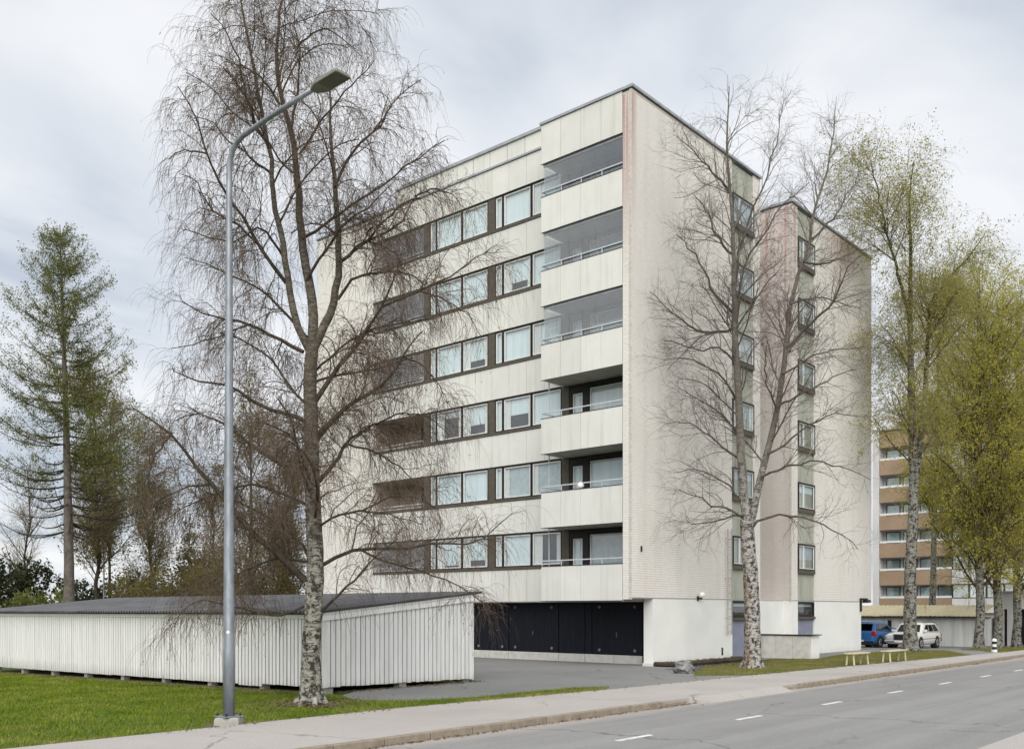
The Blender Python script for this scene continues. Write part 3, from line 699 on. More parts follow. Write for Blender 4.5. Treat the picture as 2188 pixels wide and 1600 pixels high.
# ---- street gable: window columns
for x0, x1 in ((35.46, 37.28), (41.57, 43.33)):
    part(MB().box(x0 + 0.002, x1 - 0.002, YG + 0.09, YG + 0.16, 2.40, ZR - 0.03), 'spandrel', 'green_render')
    part(MB().box(x0 + 0.002, x1 - 0.002, YG + 0.07, YG + 0.42, -0.3, 1.60), 'base_panel', 'blue_render')
    for k in range(6):
        zb = 3.87 + 2.8 * k
        fl = (RW.choice((0.0, 0.35, 1.0, 0.6)), RW.choice((3, 3, 1)), RW.choice((0, 0.2)))
        window('window', x1 - x0 - 0.01, 1.16, (x0 + 0.005, YG - 0.065, zb), 0, 'two', fl, 'dark_frame', 'white_paint')
        part(MB().box(x0 - 0.01, x1 + 0.01, YG - 0.05, YG + 0.09, zb - 0.17, zb - 0.008), 'window_sill', 'brown_frame')
        part(MB().box(x0 + 0.005, x1 - 0.005, YG - 0.04, YG + 0.09, zb + 1.162, zb + 1.19), 'drip_rail', 'dark_frame')
    window('basement_window', x1 - x0 - 0.01, 0.68, (x0 + 0.005, YG - 0.02, 1.72), 0, 'one', (0.3, 3, 0), 'dark_frame', 'dark_frame')
    part(MB().box(x0 - 0.01, x1 + 0.01, YG - 0.06, YG + 0.07, 1.605, 1.715), 'window_sill', 'brown_frame')
# shadowed niche wall between the two gables
part(MB().box(37.93, 40.94, 22.0, 22.28, -0.4, ZR - 0.04), 'niche_wall', 'white_render')

# ---- garages under the building
GX = 30.35
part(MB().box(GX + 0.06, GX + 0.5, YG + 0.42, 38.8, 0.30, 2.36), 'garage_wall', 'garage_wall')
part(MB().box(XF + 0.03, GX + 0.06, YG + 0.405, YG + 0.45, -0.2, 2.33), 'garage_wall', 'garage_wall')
px_joints = [20.16, 21.465, 22.853, 24.168, 26.856, 28.948, 31.6, 34.3, 37.0]
for a, b in zip(px_joints[:-1], px_joints[1:]):
    piece('garage_plinth', 0.3, b - a - 0.02, 0.42, M['pale_concrete'], bld, (GX + 0.12, (a + b) / 2, 0.09), 0.008)
for a, b in ((20.17, 22.50), (22.53, 22.84), (22.87, 24.15), (24.19, 26.83), (26.88, 28.93), (28.97, 31.58), (31.62, 34.28), (34.32, 36.98)):
    d = MB(); n = max(2, int((b - a) / 0.115)); wv = (b - a) / n
    for i in range(n): d.box(GX, GX + 0.055, a + wv * i + 0.004, a + wv * (i + 1) - 0.004, 0.32, 2.32)
    d.box(GX + 0.03, GX + 0.056, a, b, 0.32, 2.32)
    do = part(d, 'garage_door', 'garage_door')
    if b - a > 2:
        for yy in (a + 0.34, b - 0.34):
            for z_ in (0.48, 2.14):
                cap = MB().tube([(0, 0, 0), (-0.025, 0, 0)], [0.065, 0.055], 10)
                cap.build('hinge_cap', M['hinge'], do, loc=(GX, yy, z_))
        h = MB().box(-0.04, 0, -0.015, 0.015, -0.09, 0.09); h.build('handle', M['chrome'], do, loc=(GX, (a + b) / 2, 1.08))

# ---- small fittings on the gable, each its own thing
def ladder():
    t = thing('wall_ladder', 'thin pale steel ladder fixed to the white gable beside the window column', 'ladder', (35.02, YG - 0.12, 1.03))
    for xx in (34.86, 35.18): MB().box(xx - 0.016, xx + 0.016, YG - 0.14, YG - 0.10, 1.03, 5.3).build('rail', M['thin_steel'], t)
    for i in range(14):
        piece('rung', 0.30, 0.024, 0.024, M['thin_steel'], t, (35.02, YG - 0.12, 1.15 + i * 0.31), 0)
    for z_ in (1.6, 3.2, 4.8):
        for xx in (34.86, 35.18): piece('bracket', 0.02, 0.10, 0.02, M['thin_steel'], t, (xx, YG - 0.05, z_ + 0.1), 0)
ladder()
t = thing('globe_lamp', 'small white globe wall lamp on the brick above the white base', 'lamp', (32.7, YG, 2.50))
MB().lathe([(0.01, -0.11), (0.07, -0.09), (0.11, -0.02), (0.11, 0.03), (0.07, 0.10), (0.01, 0.115)], sides=14).build('globe', M['globe'], t, loc=(32.74, YG - 0.18, 2.60), smooth=True)
MB().box(-0.03, 0.03, -0.18, 0.012, -0.07, 0.0).box(-0.07, 0.07, -0.004, 0.011, -0.12, 0.05).build('bracket', M['black_metal'], t, loc=(32.72, YG - 0.01, 2.50))
t = thing('wall_floodlight', 'dark bracket floodlight at the far end of the white base wall', 'lamp', (48.8, YG, 2.2))
MB().box(48.78, 48.86, YG - 0.1, YG + 0.002, 1.95, 2.62).box(48.75, 49.5, YG - 0.16, YG - 0.06, 2.56, 2.64).build('arm', M['black_metal'], t)
MB().box(49.2, 49.62, YG - 0.26, YG - 0.0, 2.44, 2.556).build('lamp_body', M['black_metal'], t, bevel=0.02)
t = tag(MB().box(28.79, 28.82, YG - 0.05, YG + 0.012, 4.10, 4.30).build('wall_hook', M['black_metal']), 'small rusty iron bracket on the brick above the garage corner', 'bracket')
t = tag(MB().box(34.56, 34.66, YG - 0.03, YG + 0.004, 0.22, 0.52).build('wall_vent', M['black_metal'], bevel=0.01), 'small dark vent low on the white gable wall', 'vent')

# ---- ramp walls and planting bed at the gable
t = thing('ramp_wall', 'low stained concrete ramp wall with a dark capping beside the gable', 'wall', (38.3, 18.4, 0))
for i in range(4):
    y0 = 17.15 + i * 0.75
    piece('wall_slab', 0.16, 0.742, 1.25, M['pale_concrete'], t, (38.28, y0 + 0.371, 0.325), 0.008)
MB().box(38.365, 39.2, 17.15, 17.30, -0.3, 0.93).build('end_wall', M['white_render'], t)
MB().box(38.15, 38.42, 17.06, 20.2, 0.955, 1.0).box(38.42, 39.25, 17.06, 17.33, 0.955, 0.998).build('capping', M['dark_frame'], t)
t = thing('planting_bed', 'bare planting bed edged with dark rotting logs at the foot of the gable', 'planting bed', (32.2, 18.6, 0))
bm = bmesh.new(); bmesh.ops.create_grid(bm, x_segments=50, y_segments=10, size=1)
rr = random.Random(5)
for v in bm.verts:
    v.co.x = 32.3 + v.co.x * 2.75; v.co.y = 18.72 + v.co.y * 0.46; v.co.z = 0.10 + rr.uniform(-.03, .045)
me = bpy.data.meshes.new('soil'); bm.to_mesh(me); bm.free(); me.materials.append(M['soil'])
me.transform(Matrix.Translation(-WL[t.name])); link(bpy.data.objects.new('soil', me), t, WL[t.name])
xx = 29.55
while xx < 35.1:
    ln = rr.uniform(0.7, 1.2); mbx = MB(); yy = 18.22 + rr.uniform(-.05, .05)
    pts = [(xx + ln * i / 4, yy + rr.uniform(-.03, .03), 0.09 + rr.uniform(-.02, .02)) for i in range(5)]
    mbx.tube(pts, [0.10 + rr.uniform(-.02, .02) for _ in pts], 7).build('log', M['old_timber'], t); xx += ln + 0.03
MB().tube([(29.58, 18.3, 0.08), (29.5, 18.7, 0.08), (29.56, 19.1, 0.07)], 0.09, 7).build('log', M['old_timber'], t)
MB().tube([(35.1, 18.3, 0.08), (35.2, 18.7, 0.08), (35.15, 19.1, 0.07)], 0.09, 7).build('log', M['old_timber'], t)

bm = bmesh.new(); bmesh.ops.create_icosphere(bm, subdivisions=4, radius=0.30)
for v in bm.verts:
    d = v.co.normalized(); 
    k = 1 + 0.22 * math.sin(4.1 * d.x + 1) * math.sin(3.7 * d.y + 2) + 0.14 * math.sin(9 * d.z + 5 * d.x) + rr.uniform(-.03, .03)
    for nrm, c_ in ((Vector((-.7, -.5, .5)), .72), (Vector((.6, -.6, .5)), .74), (Vector((.1, .3, .95)), .78), (Vector((-.3, -.95, -.1)), .8)):
        q = d.dot(nrm.normalized())
        if q * k > c_: k = c_ / q
    v.co = d * 0.30 * k * 1.05; v.co.z *= 0.95
me = bpy.data.meshes.new('boulder'); bm.to_mesh(me); bm.free(); me.materials.append(M['granite'])
o = link(bpy.data.objects.new('boulder', me), None, (26.95, 16.25, 0.15)); tag(o, 'grey granite boulder at the edge of the driveway', 'boulder')

# ------------------------------------------------------------------ shed
SX0, SX1, SY0, SY1 = 14.78, 20.02, 19.10, 40.7
shed = thing('shed', 'long low white board shed with dark corrugated roof', 'shed', (17.4, 29.9, 0))
def eave(x): return 1.93 + (x - SX0) * (2.44 - 1.93) / (SX1 - SX0)
MB().prism([(SX0 + 0.05, SY0 + 0.05), (SX1 - 0.05, SY0 + 0.05), (SX1 - 0.05, SY1 - 0.05), (SX0 + 0.05, SY1 - 0.05)], 0.14, 1.86).build('dark_core', M['void'], shed)  # near-black block, paints in the unlit inside seen between the boards
nb = 33; bw = (SX1 - SX0) / nb; rb = random.Random(8)
for i in range(nb):
    xc = SX0 + bw * (i + 0.5); zt_ = eave(xc) - 0.13; zb_ = 0.115 - 0.06 * i / nb + rb.uniform(-.01, .01)
    m = MB().add([(dx, dy, z) for z, dz in ((0, 0), (1, 1)) for dy in (-0.012, 0.012) for dx in (-bw / 2 + 0.013, bw / 2 - 0.013)],
                 [(0, 2, 3, 1), (4, 5, 7, 6), (0, 1, 5, 4), (1, 3, 7, 5), (3, 2, 6, 7), (2, 0, 4, 6)])
    for j in range(8):
        vx, vy, vz = m.v[j]; m.v[j] = (vx, vy, zb_ if vz == 0 else eave(xc + vx) - 0.13)
    m.build('board', M['shed_board'], shed, loc=(xc, SY0 + rb.uniform(-.003, .003), 0), bevel=0.003)
nb2 = 137; bw2 = (SY1 - SY0) / nb2
def zbot(i):
    y = SY0 + bw2 * (i + 0.5); st = 0.0 if i < 17 else (-0.07 if i < 70 else -0.09)
    return round((0.095 - 0.30 * (y - SY0) / (SY1 - SY0) * 0.7 + (st if 17 <= i < 24 else st * 0.6)), 2)
for i in range(nb2):
    y = SY0 + bw2 * (i + 0.5); z0_ = zbot(i); z1_ = 1.80
    piece('board', 0.020, bw2 - 0.036, z1_ - z0_, M['shed_board'], shed, (SX0 + rb.uniform(-.003, .003), y, (z0_ + z1_) / 2), 0.003)
# eaves boards and the two planks of the verge
MB().box(SX0 - 0.035, SX0 - 0.015, SY0 - 0.02, SY1, 1.80, 1.90).build('eaves_board', M['shed_board'], shed)
for a, b, dy in ((0.17, 0.02, 0.05), (0.02, -0.07, 0.075)):
    m = MB(); m.add([(x_, y_, eave(x_) - q) for x_ in (SX0 - 0.12, SX1 + 0.12) for y_ in (SY0 - dy - 0.012, SY0 - dy + 0.012) for q in (a, b)],
                    [(0, 1, 3, 2), (4, 6, 7, 5), (0, 4, 5, 1), (2, 3, 7, 6), (0, 2, 6, 4), (1, 5, 7, 3)]); m.build('verge_board', M['shed_board'], shed)
MB().box(SX0 - 0.02, SX0 + 0.06, SY0 - 0.02, SY0 + 0.05, 0.10, 1.80).box(SX1 - 0.03, SX1 + 0.03, SY0 - 0.02, SY0 + 0.03, 0.02, 2.30).build('corner_board', M['shed_board'], shed)
# corrugated roof sheets
pitch = 0.17; ys = np.arange(SY0 - 0.16, SY1 + 0.2, pitch / 8); xs = np.linspace(SX0 - 0.26, SX1 + 0.24, 3)
zz_ = 0.036 * np.sin(2 * np.pi * ys / pitch)
V = []
for lay in (0.0, -0.008):
    for x_ in xs: V.append(np.stack([np.full_like(ys, x_), ys, eave(x_) + 0.07 + zz_ + lay], -1))
V = np.concatenate(V); n = len(ys); F = []
for lay in (0, 1):
    for r in range(2):
        b = (lay * 3 + r) * n; i = np.arange(n - 1)
        F.append(np.stack([b + i, b + i + 1, b + n + i + 1, b + n + i], -1) if lay else np.stack([b + i, b + n + i, b + n + i + 1, b + i + 1], -1))
for r in (0, 2):
    i = np.arange(n - 1); b = r * n; F.append(np.stack([b + i, b + i + 1, b + 3 * n + i + 1, b + 3 * n + i], -1))
np_obj('roof', V, np.concatenate(F), M['roof_sheet'], shed, True)
MB().box(SX0 - 0.012, SX0 + 0.0, SY0, SY1, 1.90, 1.925).box(SX1 - 0.05, SX1 + 0.1, SY0 - 0.02, SY1, 2.40, 2.475).build('roof_batten', M['old_timber'], shed)
for i in range(9):
    y = SY0 + 0.3 + i * 2.55; piece('footing', 0.22, 0.18, 0.75, M['concrete'], shed, (SX0 + 0.20, y, zl(SX0, y) - 0.16), 0.01)
for i in range(3): piece('footing', 0.25, 0.25, 0.5, M['concrete'], shed, (SX0 + 0.16 + 2.45 * i + 0.02, SY0 + 0.2, -0.15), 0.01)

# ------------------------------------------------------------------ street lamp
LX, LY = 9.53, 15.06
lamp = thing('street_lamp', 'tall galvanised street lamp with a curved arm reaching over the road', 'street lamp', (LX, LY, 0))
MB().lathe([(0.30, -0.3), (0.30, 0.05), (0.29, 0.10), (0.26, 0.12)], LX, LY, 4).build('footing', M['concrete'], lamp)
for dx in (-.14, .14):
    for dy in (-.14, .14): MB().tube([(LX + dx, LY + dy, 0.11), (LX + dx, LY + dy, 0.19)], 0.018, 6).build('anchor_bolt', M['black_metal'], lamp)
MB().box(LX - 0.19, LX + 0.19, LY - 0.19, LY + 0.19, 0.122, 0.142).build('base_plate', M['galvanised'], lamp, bevel=0.004)
armp = [(15.05, 9.55), (15.045, 9.915), (14.943, 10.12), (14.78, 10.225), (14.608, 10.272), (14.046, 10.315), (13.507, 10.345), (12.6, 10.372)]
MB().tube([(LX, LY, 0.14), (LX, LY, 1.3), (LX, LY, 1.32), (LX, LY, 5.0)] + [(LX, y_, z_) for y_, z_ in armp], [0.104, 0.100, 0.097, 0.078, 0.052, 0.05, 0.048, 0.047, 0.046, 0.044, 0.042, 0.04], 14).build('pole', M['galvanised'], lamp, smooth=True)
hd = MB(); yb, yf, zc = 12.62, 11.85, 10.37
hd.add([(LX - .07, yb, zc - .05), (LX + .07, yb, zc - .05), (LX + .155, yb - .2, zc - .06), (LX + .155, yf, zc - .05), (LX - .155, yf, zc - .05), (LX - .155, yb - .2, zc - .06),
        (LX - .06, yb, zc + .045), (LX + .06, yb, zc + .045), (LX + .125, yb - .2, zc + .045), (LX + .125, yf + .04, zc + .03), (LX - .125, yf + .04, zc + .03), (LX - .125, yb - .2, zc + .045)],
       [(5, 4, 3, 2, 1, 0), (6, 7, 8, 9, 10, 11), (0, 1, 7, 6), (1, 2, 8, 7), (2, 3, 9, 8), (3, 4, 10, 9), (4, 5, 11, 10), (5, 0, 6, 11)])
ho = hd.build('lamp_head', M['lamp_head'], lamp, bevel=0.012)
MB().box(LX - .12, LX + .12, yf + .05, yb - .3, zc - .068, zc - .052).build('lens', M['lamp_lens'], ho)
MB().tube([(LX - 0.06, LY - 0.066, 1.62), (LX - 0.065, LY - 0.072, 1.62)], 0.03, 10).build('sticker', M['white_paint'], lamp)

# ------------------------------------------------------------------ bollard and benches
t = thing('striped_bollard', 'short black and white striped bollard at the pavement edge', 'bollard', (50.2, 13.2, 0))
for i, m_ in enumerate(('white_paint', 'black_metal', 'white_paint', 'black_metal', 'white_paint')):
    r_ = (0.13, 0.10, 0.10, 0.10, 0.11)[i]
    pr = [(r_, 0.002), (r_, 0.128)] if i < 4 else [(r_, 0.002), (r_, 0.07), (0.06, 0.13), (0.01, 0.15)]
    MB().lathe(pr, sides=14).build('band', M[m_], t, loc=(50.2, 13.2, i * 0.13))
def bench(x0, x1, y, label):
    t = thing('low_bench', label, 'bench', ((x0 + x1) / 2, y, 0), 'yellowish benches on the verge')
    for i in range(3): piece('seat_plank', x1 - x0, 0.125, 0.05, M['yellow_wood'], t, ((x0 + x1) / 2, y - 0.13 + i * 0.13, 0.43), 0.006)
    for xx in (x0 + 0.12, x1 - 0.12):
        for yy in (y - 0.15, y + 0.15): MB().tube([(xx, yy * 1.0, -0.02), (xx, yy + (y - yy) * 0.3, 0.412)], 0.035, 6).build('leg', M['yellow_wood'], t)
        MB().box(xx - 0.02, xx + 0.02, y - 0.17, y + 0.17, 0.385, 0.412).build('brace', M['yellow_wood'], t)
t = tag(MB().lathe([(.02, 0), (.09, .02), (.13, .09), (.12, .17), (.06, .23), (.015, .245)], sides=14).build('globe_planter', M['globe'], loc=(XB + .05, BY0 + 1.88, 6.482), smooth=True), 'small white round pot on the rail of the second open balcony', 'pot')
bench(34.45, 36.0, 13.95, 'pale yellow plank bench on the verge between the birch and the other bench')
bench(37.5, 39.4, 13.75, 'pale yellow plank bench on the verge farther along, in front of the leafing birch')

# ------------------------------------------------------------------ far buildings
fb = thing('far_apartment_building', 'distant apartment block with tan balcony bands behind the leafing birches', 'building', (104, 28, -0.4))
FX, FY0, FY1 = 98.0, 14.0, 37.2
MB().box(FX + 1.3, 112, FY0, FY1, -0.6, 20.1).build('wall', M['far_white'], fb)
MB().box(FX - 0.1, FX + 1.3, 36.55, FY1, -0.6, 20.15).build('end_wall', M['far_white'], fb)
MB().box(FX - 0.15, 112, FY0, FY1 + 0.05, 20.16, 20.3).build('roof', M['coping'], fb)
MB().box(FX + 0.9, 110, FY0 + 0.5, 36.2, 21.1, 22.2).box(FX + 0.9, 110, 35.2, 36.0, 20.3, 21.1).box(FX + 2.0, 109, FY0 + 1, 35.2, 20.3, 21.1, 1).build('attic', [M['far_white'], M['loggia_wall']], fb)
MB().box(FX + 0.8, 110, FY0 + 0.4, 36.3, 22.2, 22.35).build('attic_roof', M['coping'], fb)
for k in range(7):
    z0 = 18.45 - 2.78 * k
    zt_ = z0 + (1.55 if k == 0 else 1.42)
    for a, b in ((29.6, 36.5),):
        bo = MB().box(FX, FX + 0.12, a, b, z0, zt_).build('balcony', M['tan_panel'], fb)
        if k < 6:
            zr = z0 - 1.42 + 0.10; z_par = z0 - 1.36
            MB().box(FX - 0.02, FX + 0.1, a, b, z_par + 0.06, z_par + 0.25).build('railing', M['white_paint'], bo)
            MB().box(FX + 0.12, FX + 1.3, a, b, z_par - 0.3, z_par - 0.15).build('floor_slab', M['far_white'], bo)
            for i in range(4):
                y0 = a + 0.25 + i * 1.68
                wo = MB().box(FX + 1.22, FX + 1.31, y0, y0 + 1.4, z_par + 0.1, z0 - 0.15).build('window', M['dark_frame'], fb)
                MB().box(FX + 1.20, FX + 1.218, y0 + 0.08, y0 + 1.32, z_par + 0.16, z0 - 0.22).build('pane', M['grey_blind' if (i + k) % 3 else 'blind'], wo)
                MB().box(FX + 1.185, FX + 1.199, y0 + 0.08, y0 + 1.32, z_par + 0.16, z0 - 0.22).build('glass', M['pane_glass'], wo)
    for a, b in ((FY0, 29.5),):
        for i in range(10):
            y0 = a + 0.2 + i * 1.54
            piece('wall_panel', 0.14, 1.5, 1.38, M['far_white'], fb, (FX + 0.07, y0 + 0.75, z0 + 0.7), 0.01)
            if k < 6:
                wo = MB().box(FX + 0.16, FX + 0.3, y0, y0 + 1.48, z0 - 1.36, z0).build('window', M['brown_frame'], fb)
                MB().box(FX + 0.14, FX + 0.158, y0 + 0.08, y0 + 1.4, z0 - 1.28, z0 - 0.08).build('pane', M['grey_blind' if (i * 2 + k) % 3 else 'blind'], wo)
MB().box(FX + 0.3, FX + 1.3, FY0, 29.5, -0.6, 20.1).build('inner_wall', M['loggia_wall'], fb)

gr = thing('garage_row', 'low whitewashed garage with a tan tiled roof behind the parked cars', 'garage', (69, 22.4, -0.4))
MB().box(67, 72, 18.6, 30, -0.8, 1.5).build('wall', M['stained_white'], gr)
MB().box(66.95, 67.001, 24.15, 24.4, 0.4, 1.35).build('window', M['black_metal'], gr)
ys = np.arange(18.3, 30.2, 0.03); xs = [66.6, 69.6]
V = []; 
for x_, zz0 in ((66.6, 1.62), (69.6, 2.35)):
    V.append(np.stack([np.full_like(ys, x_), ys, zz0 + 0.045 * np.abs(np.sin(np.pi * ys / 0.3))], -1))
V = np.concatenate(V); n = len(ys); i = np.arange(n - 1)
ro = np_obj('roof', V, np.stack([i, n + i, n + i + 1, i + 1], -1), M['tan_roof'], gr, True)
MB().box(66.62, 67.0, 18.3, 30, 1.5, 1.615).build('fascia', M['old_timber'], gr)
MB().prism([(66.7, 18.5), (69.6, 18.5), (69.6, 30), (66.7, 30)], 1.5, 1.56).build('roof_deck', M['old_timber'], gr)

g2 = thing('black_door_garage', 'white pillared garage front with black doors at the end of the street trees', 'garage', (72, 13.5, -0.4))
for y_ in (18.1, 17.35, 14.2, 11.0, 7.8): piece('pillar', 0.4, 0.55, 2.5, M['far_white'], g2, (70.2, y_, 0.85), 0.01)
MB().box(70, 70.6, 7.4, 18.4, 2.1, 3.2).build('lintel', M['far_white'], g2)
for a in (14.5, 11.3, 8.1): MB().box(70.5, 70.6, a, a + 2.6, -0.6, 2.1).build('door', M['garage_door'], g2)
MB().box(70.62, 76, 7.5, 18.4, -0.6, 3.1).build('wall', M['garage_wall'], g2)
MB().box(69.8, 76, 7.3, 18.5, 3.2, 3.3).build('roof', M['coping'], g2)

# ------------------------------------------------------------------ cars
def car(name, label, loc, rz, Lc, Wc, paint, st, cabin, wheels, wr, side_wins, bumper, rear_view, arch):
    """st: body stations (x, z_low, z_top, half width); cabin: x of screen foot, screen head, rear head, rear foot, belt z, roof z"""
    t = thing(name, label, 'car', loc); t.rotation_euler.z = rz
    def put(mb, nm, mat, parent=t, **k):
        me = mb.mesh(nm, M[mat] if isinstance(mat, str) else mat, **k); o = bpy.data.objects.new(nm, me); C.objects.link(o); o.parent = parent; return o
    b = MB(); rings = []
    for x_, zl_, zt_, hw in st:
        h = zt_ - zl_
        half = [(hw * .80, zl_), (hw * .97, zl_ + h * .12), (hw * 1.0, zl_ + h * .42), (hw * .985, zl_ + h * .70), (hw * .945, zl_ + h * .90), (hw * .84, zt_ - h * .015), (hw * .4, zt_ + .012)]
        rings.append([(x_, y_, z_) for y_, z_ in half] + [(x_, -y_, z_) for y_, z_ in reversed(half)])
    n = len(rings[0]); vs = [p for r in rings for p in r]
    fs = [(i * n + k, i * n + (k + 1) % n, (i + 1) * n + (k + 1) % n, (i + 1) * n + k) for i in range(len(rings) - 1) for k in range(n)]
    fs += [tuple(range(n)), tuple(reversed(range((len(rings) - 1) * n, len(rings) * n)))]
    body = put(b.add(vs, fs), 'body', paint, smooth=True)
    xf, xh, xr, xe, zb, zr = cabin; w0, w1 = Wc / 2 * .90, Wc / 2 * .735
    c = MB(); lv = []
    for q, crown in ((0, 0), (.9, 0), (1.0, 0)):
        x0 = xf + (xh - xf) * q; x1 = xe + (xr - xe) * q; w_ = w0 + (w1 - w0) * q; z_ = zb + (zr - zb) * (q if q < 1 else 1)
        if q == 1.0: x0 -= .14; x1 += .16; w_ -= .10; z_ = zr + .035
        lv.append([(x0, w_ * .86, z_), (x0 - .10, w_, z_), ((x0 + x1) / 2, w_ * 1.02, z_), (x1 + .08, w_, z_), (x1, w_ * .86, z_), (x1, -w_ * .86, z_), (x1 + .08, -w_, z_), ((x0 + x1) / 2, -w_ * 1.02, z_), (x0 - .10, -w_, z_), (x0, -w_ * .86, z_)])
    n = 10; vs = [p for r in lv for p in r]
    fs = [(i * n + k, i * n + (k + 1) % n, (i + 1) * n + (k + 1) % n, (i + 1) * n + k) for i in range(2) for k in range(n)] + [tuple(range(2 * n, 3 * n))]
    put(c.add(vs, fs), 'cabin', paint, smooth=False)
    # glass: quads set just proud of the cabin
    def quad(p0, p1, p2, p3, nm, off=0.012):
        P = [Vector(p) for p in (p0, p1, p2, p3)]; nn = (P[1] - P[0]).cross(P[3] - P[0]).normalized()
        cc = sum(P, Vector()) / 4; nn = nn if nn.dot(cc - Vector((0, 0, .7))) > 0 else -nn
        vs = [p + nn * off for p in P] + [p - nn * .004 for p in P]
        put(MB().add(vs, [(0, 1, 2, 3), (7, 6, 5, 4), (0, 4, 5, 1), (1, 5, 6, 2), (2, 6, 7, 3), (3, 7, 4, 0)]), nm, 'car_glass')
    def lerp(q): return (xf + (xh - xf) * q, xe + (xr - xe) * q, w0 + (w1 - w0) * q, zb + (zr - zb) * q)
    a0, a1 = lerp(.08), lerp(.84)
    quad((a0[0] + .01, a0[2] * .82, a0[3]), (a0[0] + .01, -a0[2] * .82, a0[3]), (a1[0] + .01, -a1[2] * .82, a1[3]), (a1[0] + .01, a1[2] * .82, a1[3]), 'windscreen')
    quad((a0[1] - .01, -a0[2] * .82, a0[3]), (a0[1] - .01, a0[2] * .82, a0[3]), (a1[1] - .01, a1[2] * .82, a1[3]), (a1[1] - .01, -a1[2] * .82, a1[3]), 'rear_window')
    for s in (1, -1):
        for f0, f1, g0, g1 in side_wins:
            def sp(f, q): l_ = lerp(q); X0, X1 = l_[0] - .12, l_[1] + .10; return (X0 + (X1 - X0) * f, s * (l_[2] + .008), l_[3])
            quad(sp(f0, .08), sp(f1, .08), sp(g1, .84), sp(g0, .84), 'side_window')
    for xw in wheels:
        for s in (1, -1):
            hw = Wc / 2
            put(MB().tube([(xw, s * (hw - .3), wr * 1.02), (xw, s * (hw + .006), wr * 1.02)], wr * 1.17, 22), 'wheel_arch', arch)
            wo = put(MB().tube([(xw, s * (hw - .20), wr), (xw, s * (hw - .16), wr), (xw, s * (hw - .0), wr), (xw, s * (hw + .018), wr)], [wr * .93, wr, wr, wr * .94], 22), 'wheel', 'rubber')
            rm = MB().tube([(xw, s * (hw + .010), wr), (xw, s * (hw + .026), wr)], [wr * .66, wr * .62], 18)
            put(rm, 'rim', 'rim', wo); put(MB().tube([(xw, s * (hw + .02), wr), (xw, s * (hw + .04), wr)], wr * .2, 10), 'hub', 'black_metal', wo)
    xfr, xre = st[-1][0], st[0][0]
    for s in (1, -1):
        put(MB().box(xf - .30, xf - .12, min(s * w0, s * (w0 + .2)), max(s * w0, s * (w0 + .2)), zb + .04, zb + .17), 'mirror', paint, bevel=.02)
    for xx, sgn in ((xfr, 1), (xre, -1)):
        put(MB().box(min(xx - sgn * .18, xx + sgn * .07), max(xx - sgn * .18, xx + sgn * .07), -Wc / 2 * .97, Wc / 2 * .97, .38, .50), 'bumper', bumper, bevel=.03)
        put(MB().box(min(xx + sgn * .07, xx + sgn * .082), max(xx + sgn * .07, xx + sgn * .082), -.26, .26, .39, .49), 'plate', 'plate')
    return t, put, xfr, xre
sx, sy = 58.3, 21.3
t, put, xfr, xre = car('blue_car', 'blue hatchback parked beyond the far corner of the building', (57.6, 21.85, float(zl(57.6, 21.85)) - 0.02), 0.0, 4.2, 1.80, 'blue_paint',
    [(-2.08, .40, .86, .70), (-2.02, .30, 1.00, .80), (-1.7, .22, 1.04, .88), (-1.0, .20, 1.03, .90), (0, .19, 1.0, .90), (.9, .20, .98, .90), (1.4, .22, .93, .88), (1.85, .26, .84, .80), (2.06, .36, .70, .66)],
    (1.08, .28, -1.42, -1.98, .98, 1.50), (-1.27, 1.30), .345, [(.04, .44, .16, .45), (.48, .80, .47, .80), (.83, .93, .83, .90)], 'blue_paint', True, 'black_metal')
for s in (1, -1):
    put(MB().box(-2.12, -1.86, s * .80 - .11, s * .80 + .11, .74, .99), 'tail_light', 'red_lens', bevel=.03)
    put(MB().box(1.80, 2.02, s * .66 - .13, s * .66 + .13, .66, .80), 'headlight', 'clear_lens', bevel=.03)
put(MB().box(-2.10, -1.55, -.55, .55, 1.49, 1.53), 'roof_spoiler', 'blue_paint', bevel=.01)
put(MB().box(-2.15, -1.9, -.7, .7, .2, .36), 'skirt', 'black_metal', bevel=.02)
t, put, xfr, xre = car('white_estate_car', 'old white estate car with round-cornered grille parked facing the birch', (58.4, 19.75, float(zl(58.4, 19.75)) - 0.02), math.pi, 4.72, 1.79, 'cream_paint',
    [(-2.34, .36, .80, .78), (-2.30, .30, .90, .84), (-1.9, .24, .94, .88), (-1, .21, .95, .895), (0, .20, .95, .895), (.8, .21, .95, .895), (1.2, .22, .95, .89), (1.9, .25, .91, .87), (2.26, .30, .86, .85), (2.34, .36, .80, .82)],
    (.98, .42, -1.75, -2.20, .93, 1.45), (-1.38, 1.42), .325, [(.03, .32, .15, .325), (.35, .62, .355, .62), (.65, .95, .65, .90)], 'chrome', False, 'black_metal')
put(MB().box(2.33, 2.38, -.30, .30, .52, .82), 'grille', 'black_metal', bevel=.01)
put(MB().box(2.30, 2.375, -.35, .35, .822, .86).box(2.30, 2.374, -.35, -.305, .50, .82).box(2.30, 2.374, .305, .35, .50, .82), 'grille_surround', 'chrome')
for s in (1, -1):
    put(MB().box(2.30, 2.36, s * .56 - .19, s * .56 + .19, .60, .80), 'headlight', 'clear_lens', bevel=.02)
    put(MB().box(2.22, 2.34, s * .80 - .05, s * .80 + .05, .60, .79), 'indicator', 'yellow_wood', bevel=.015)
    put(MB().box(-2.38, -2.30, s * .72 - .12, s * .72 + .12, .58, .82), 'tail_light', 'red_lens', bevel=.02)
    put(MB().box(-1.9, .3, s * .60 - .015, s * .60 + .015, 1.49, 1.515), 'roof_rail', 'chrome')
    put(MB().box(-2.3, 2.3, s * .896 - .008, s * .896 + .008, .55, .585), 'side_strip', 'chrome')

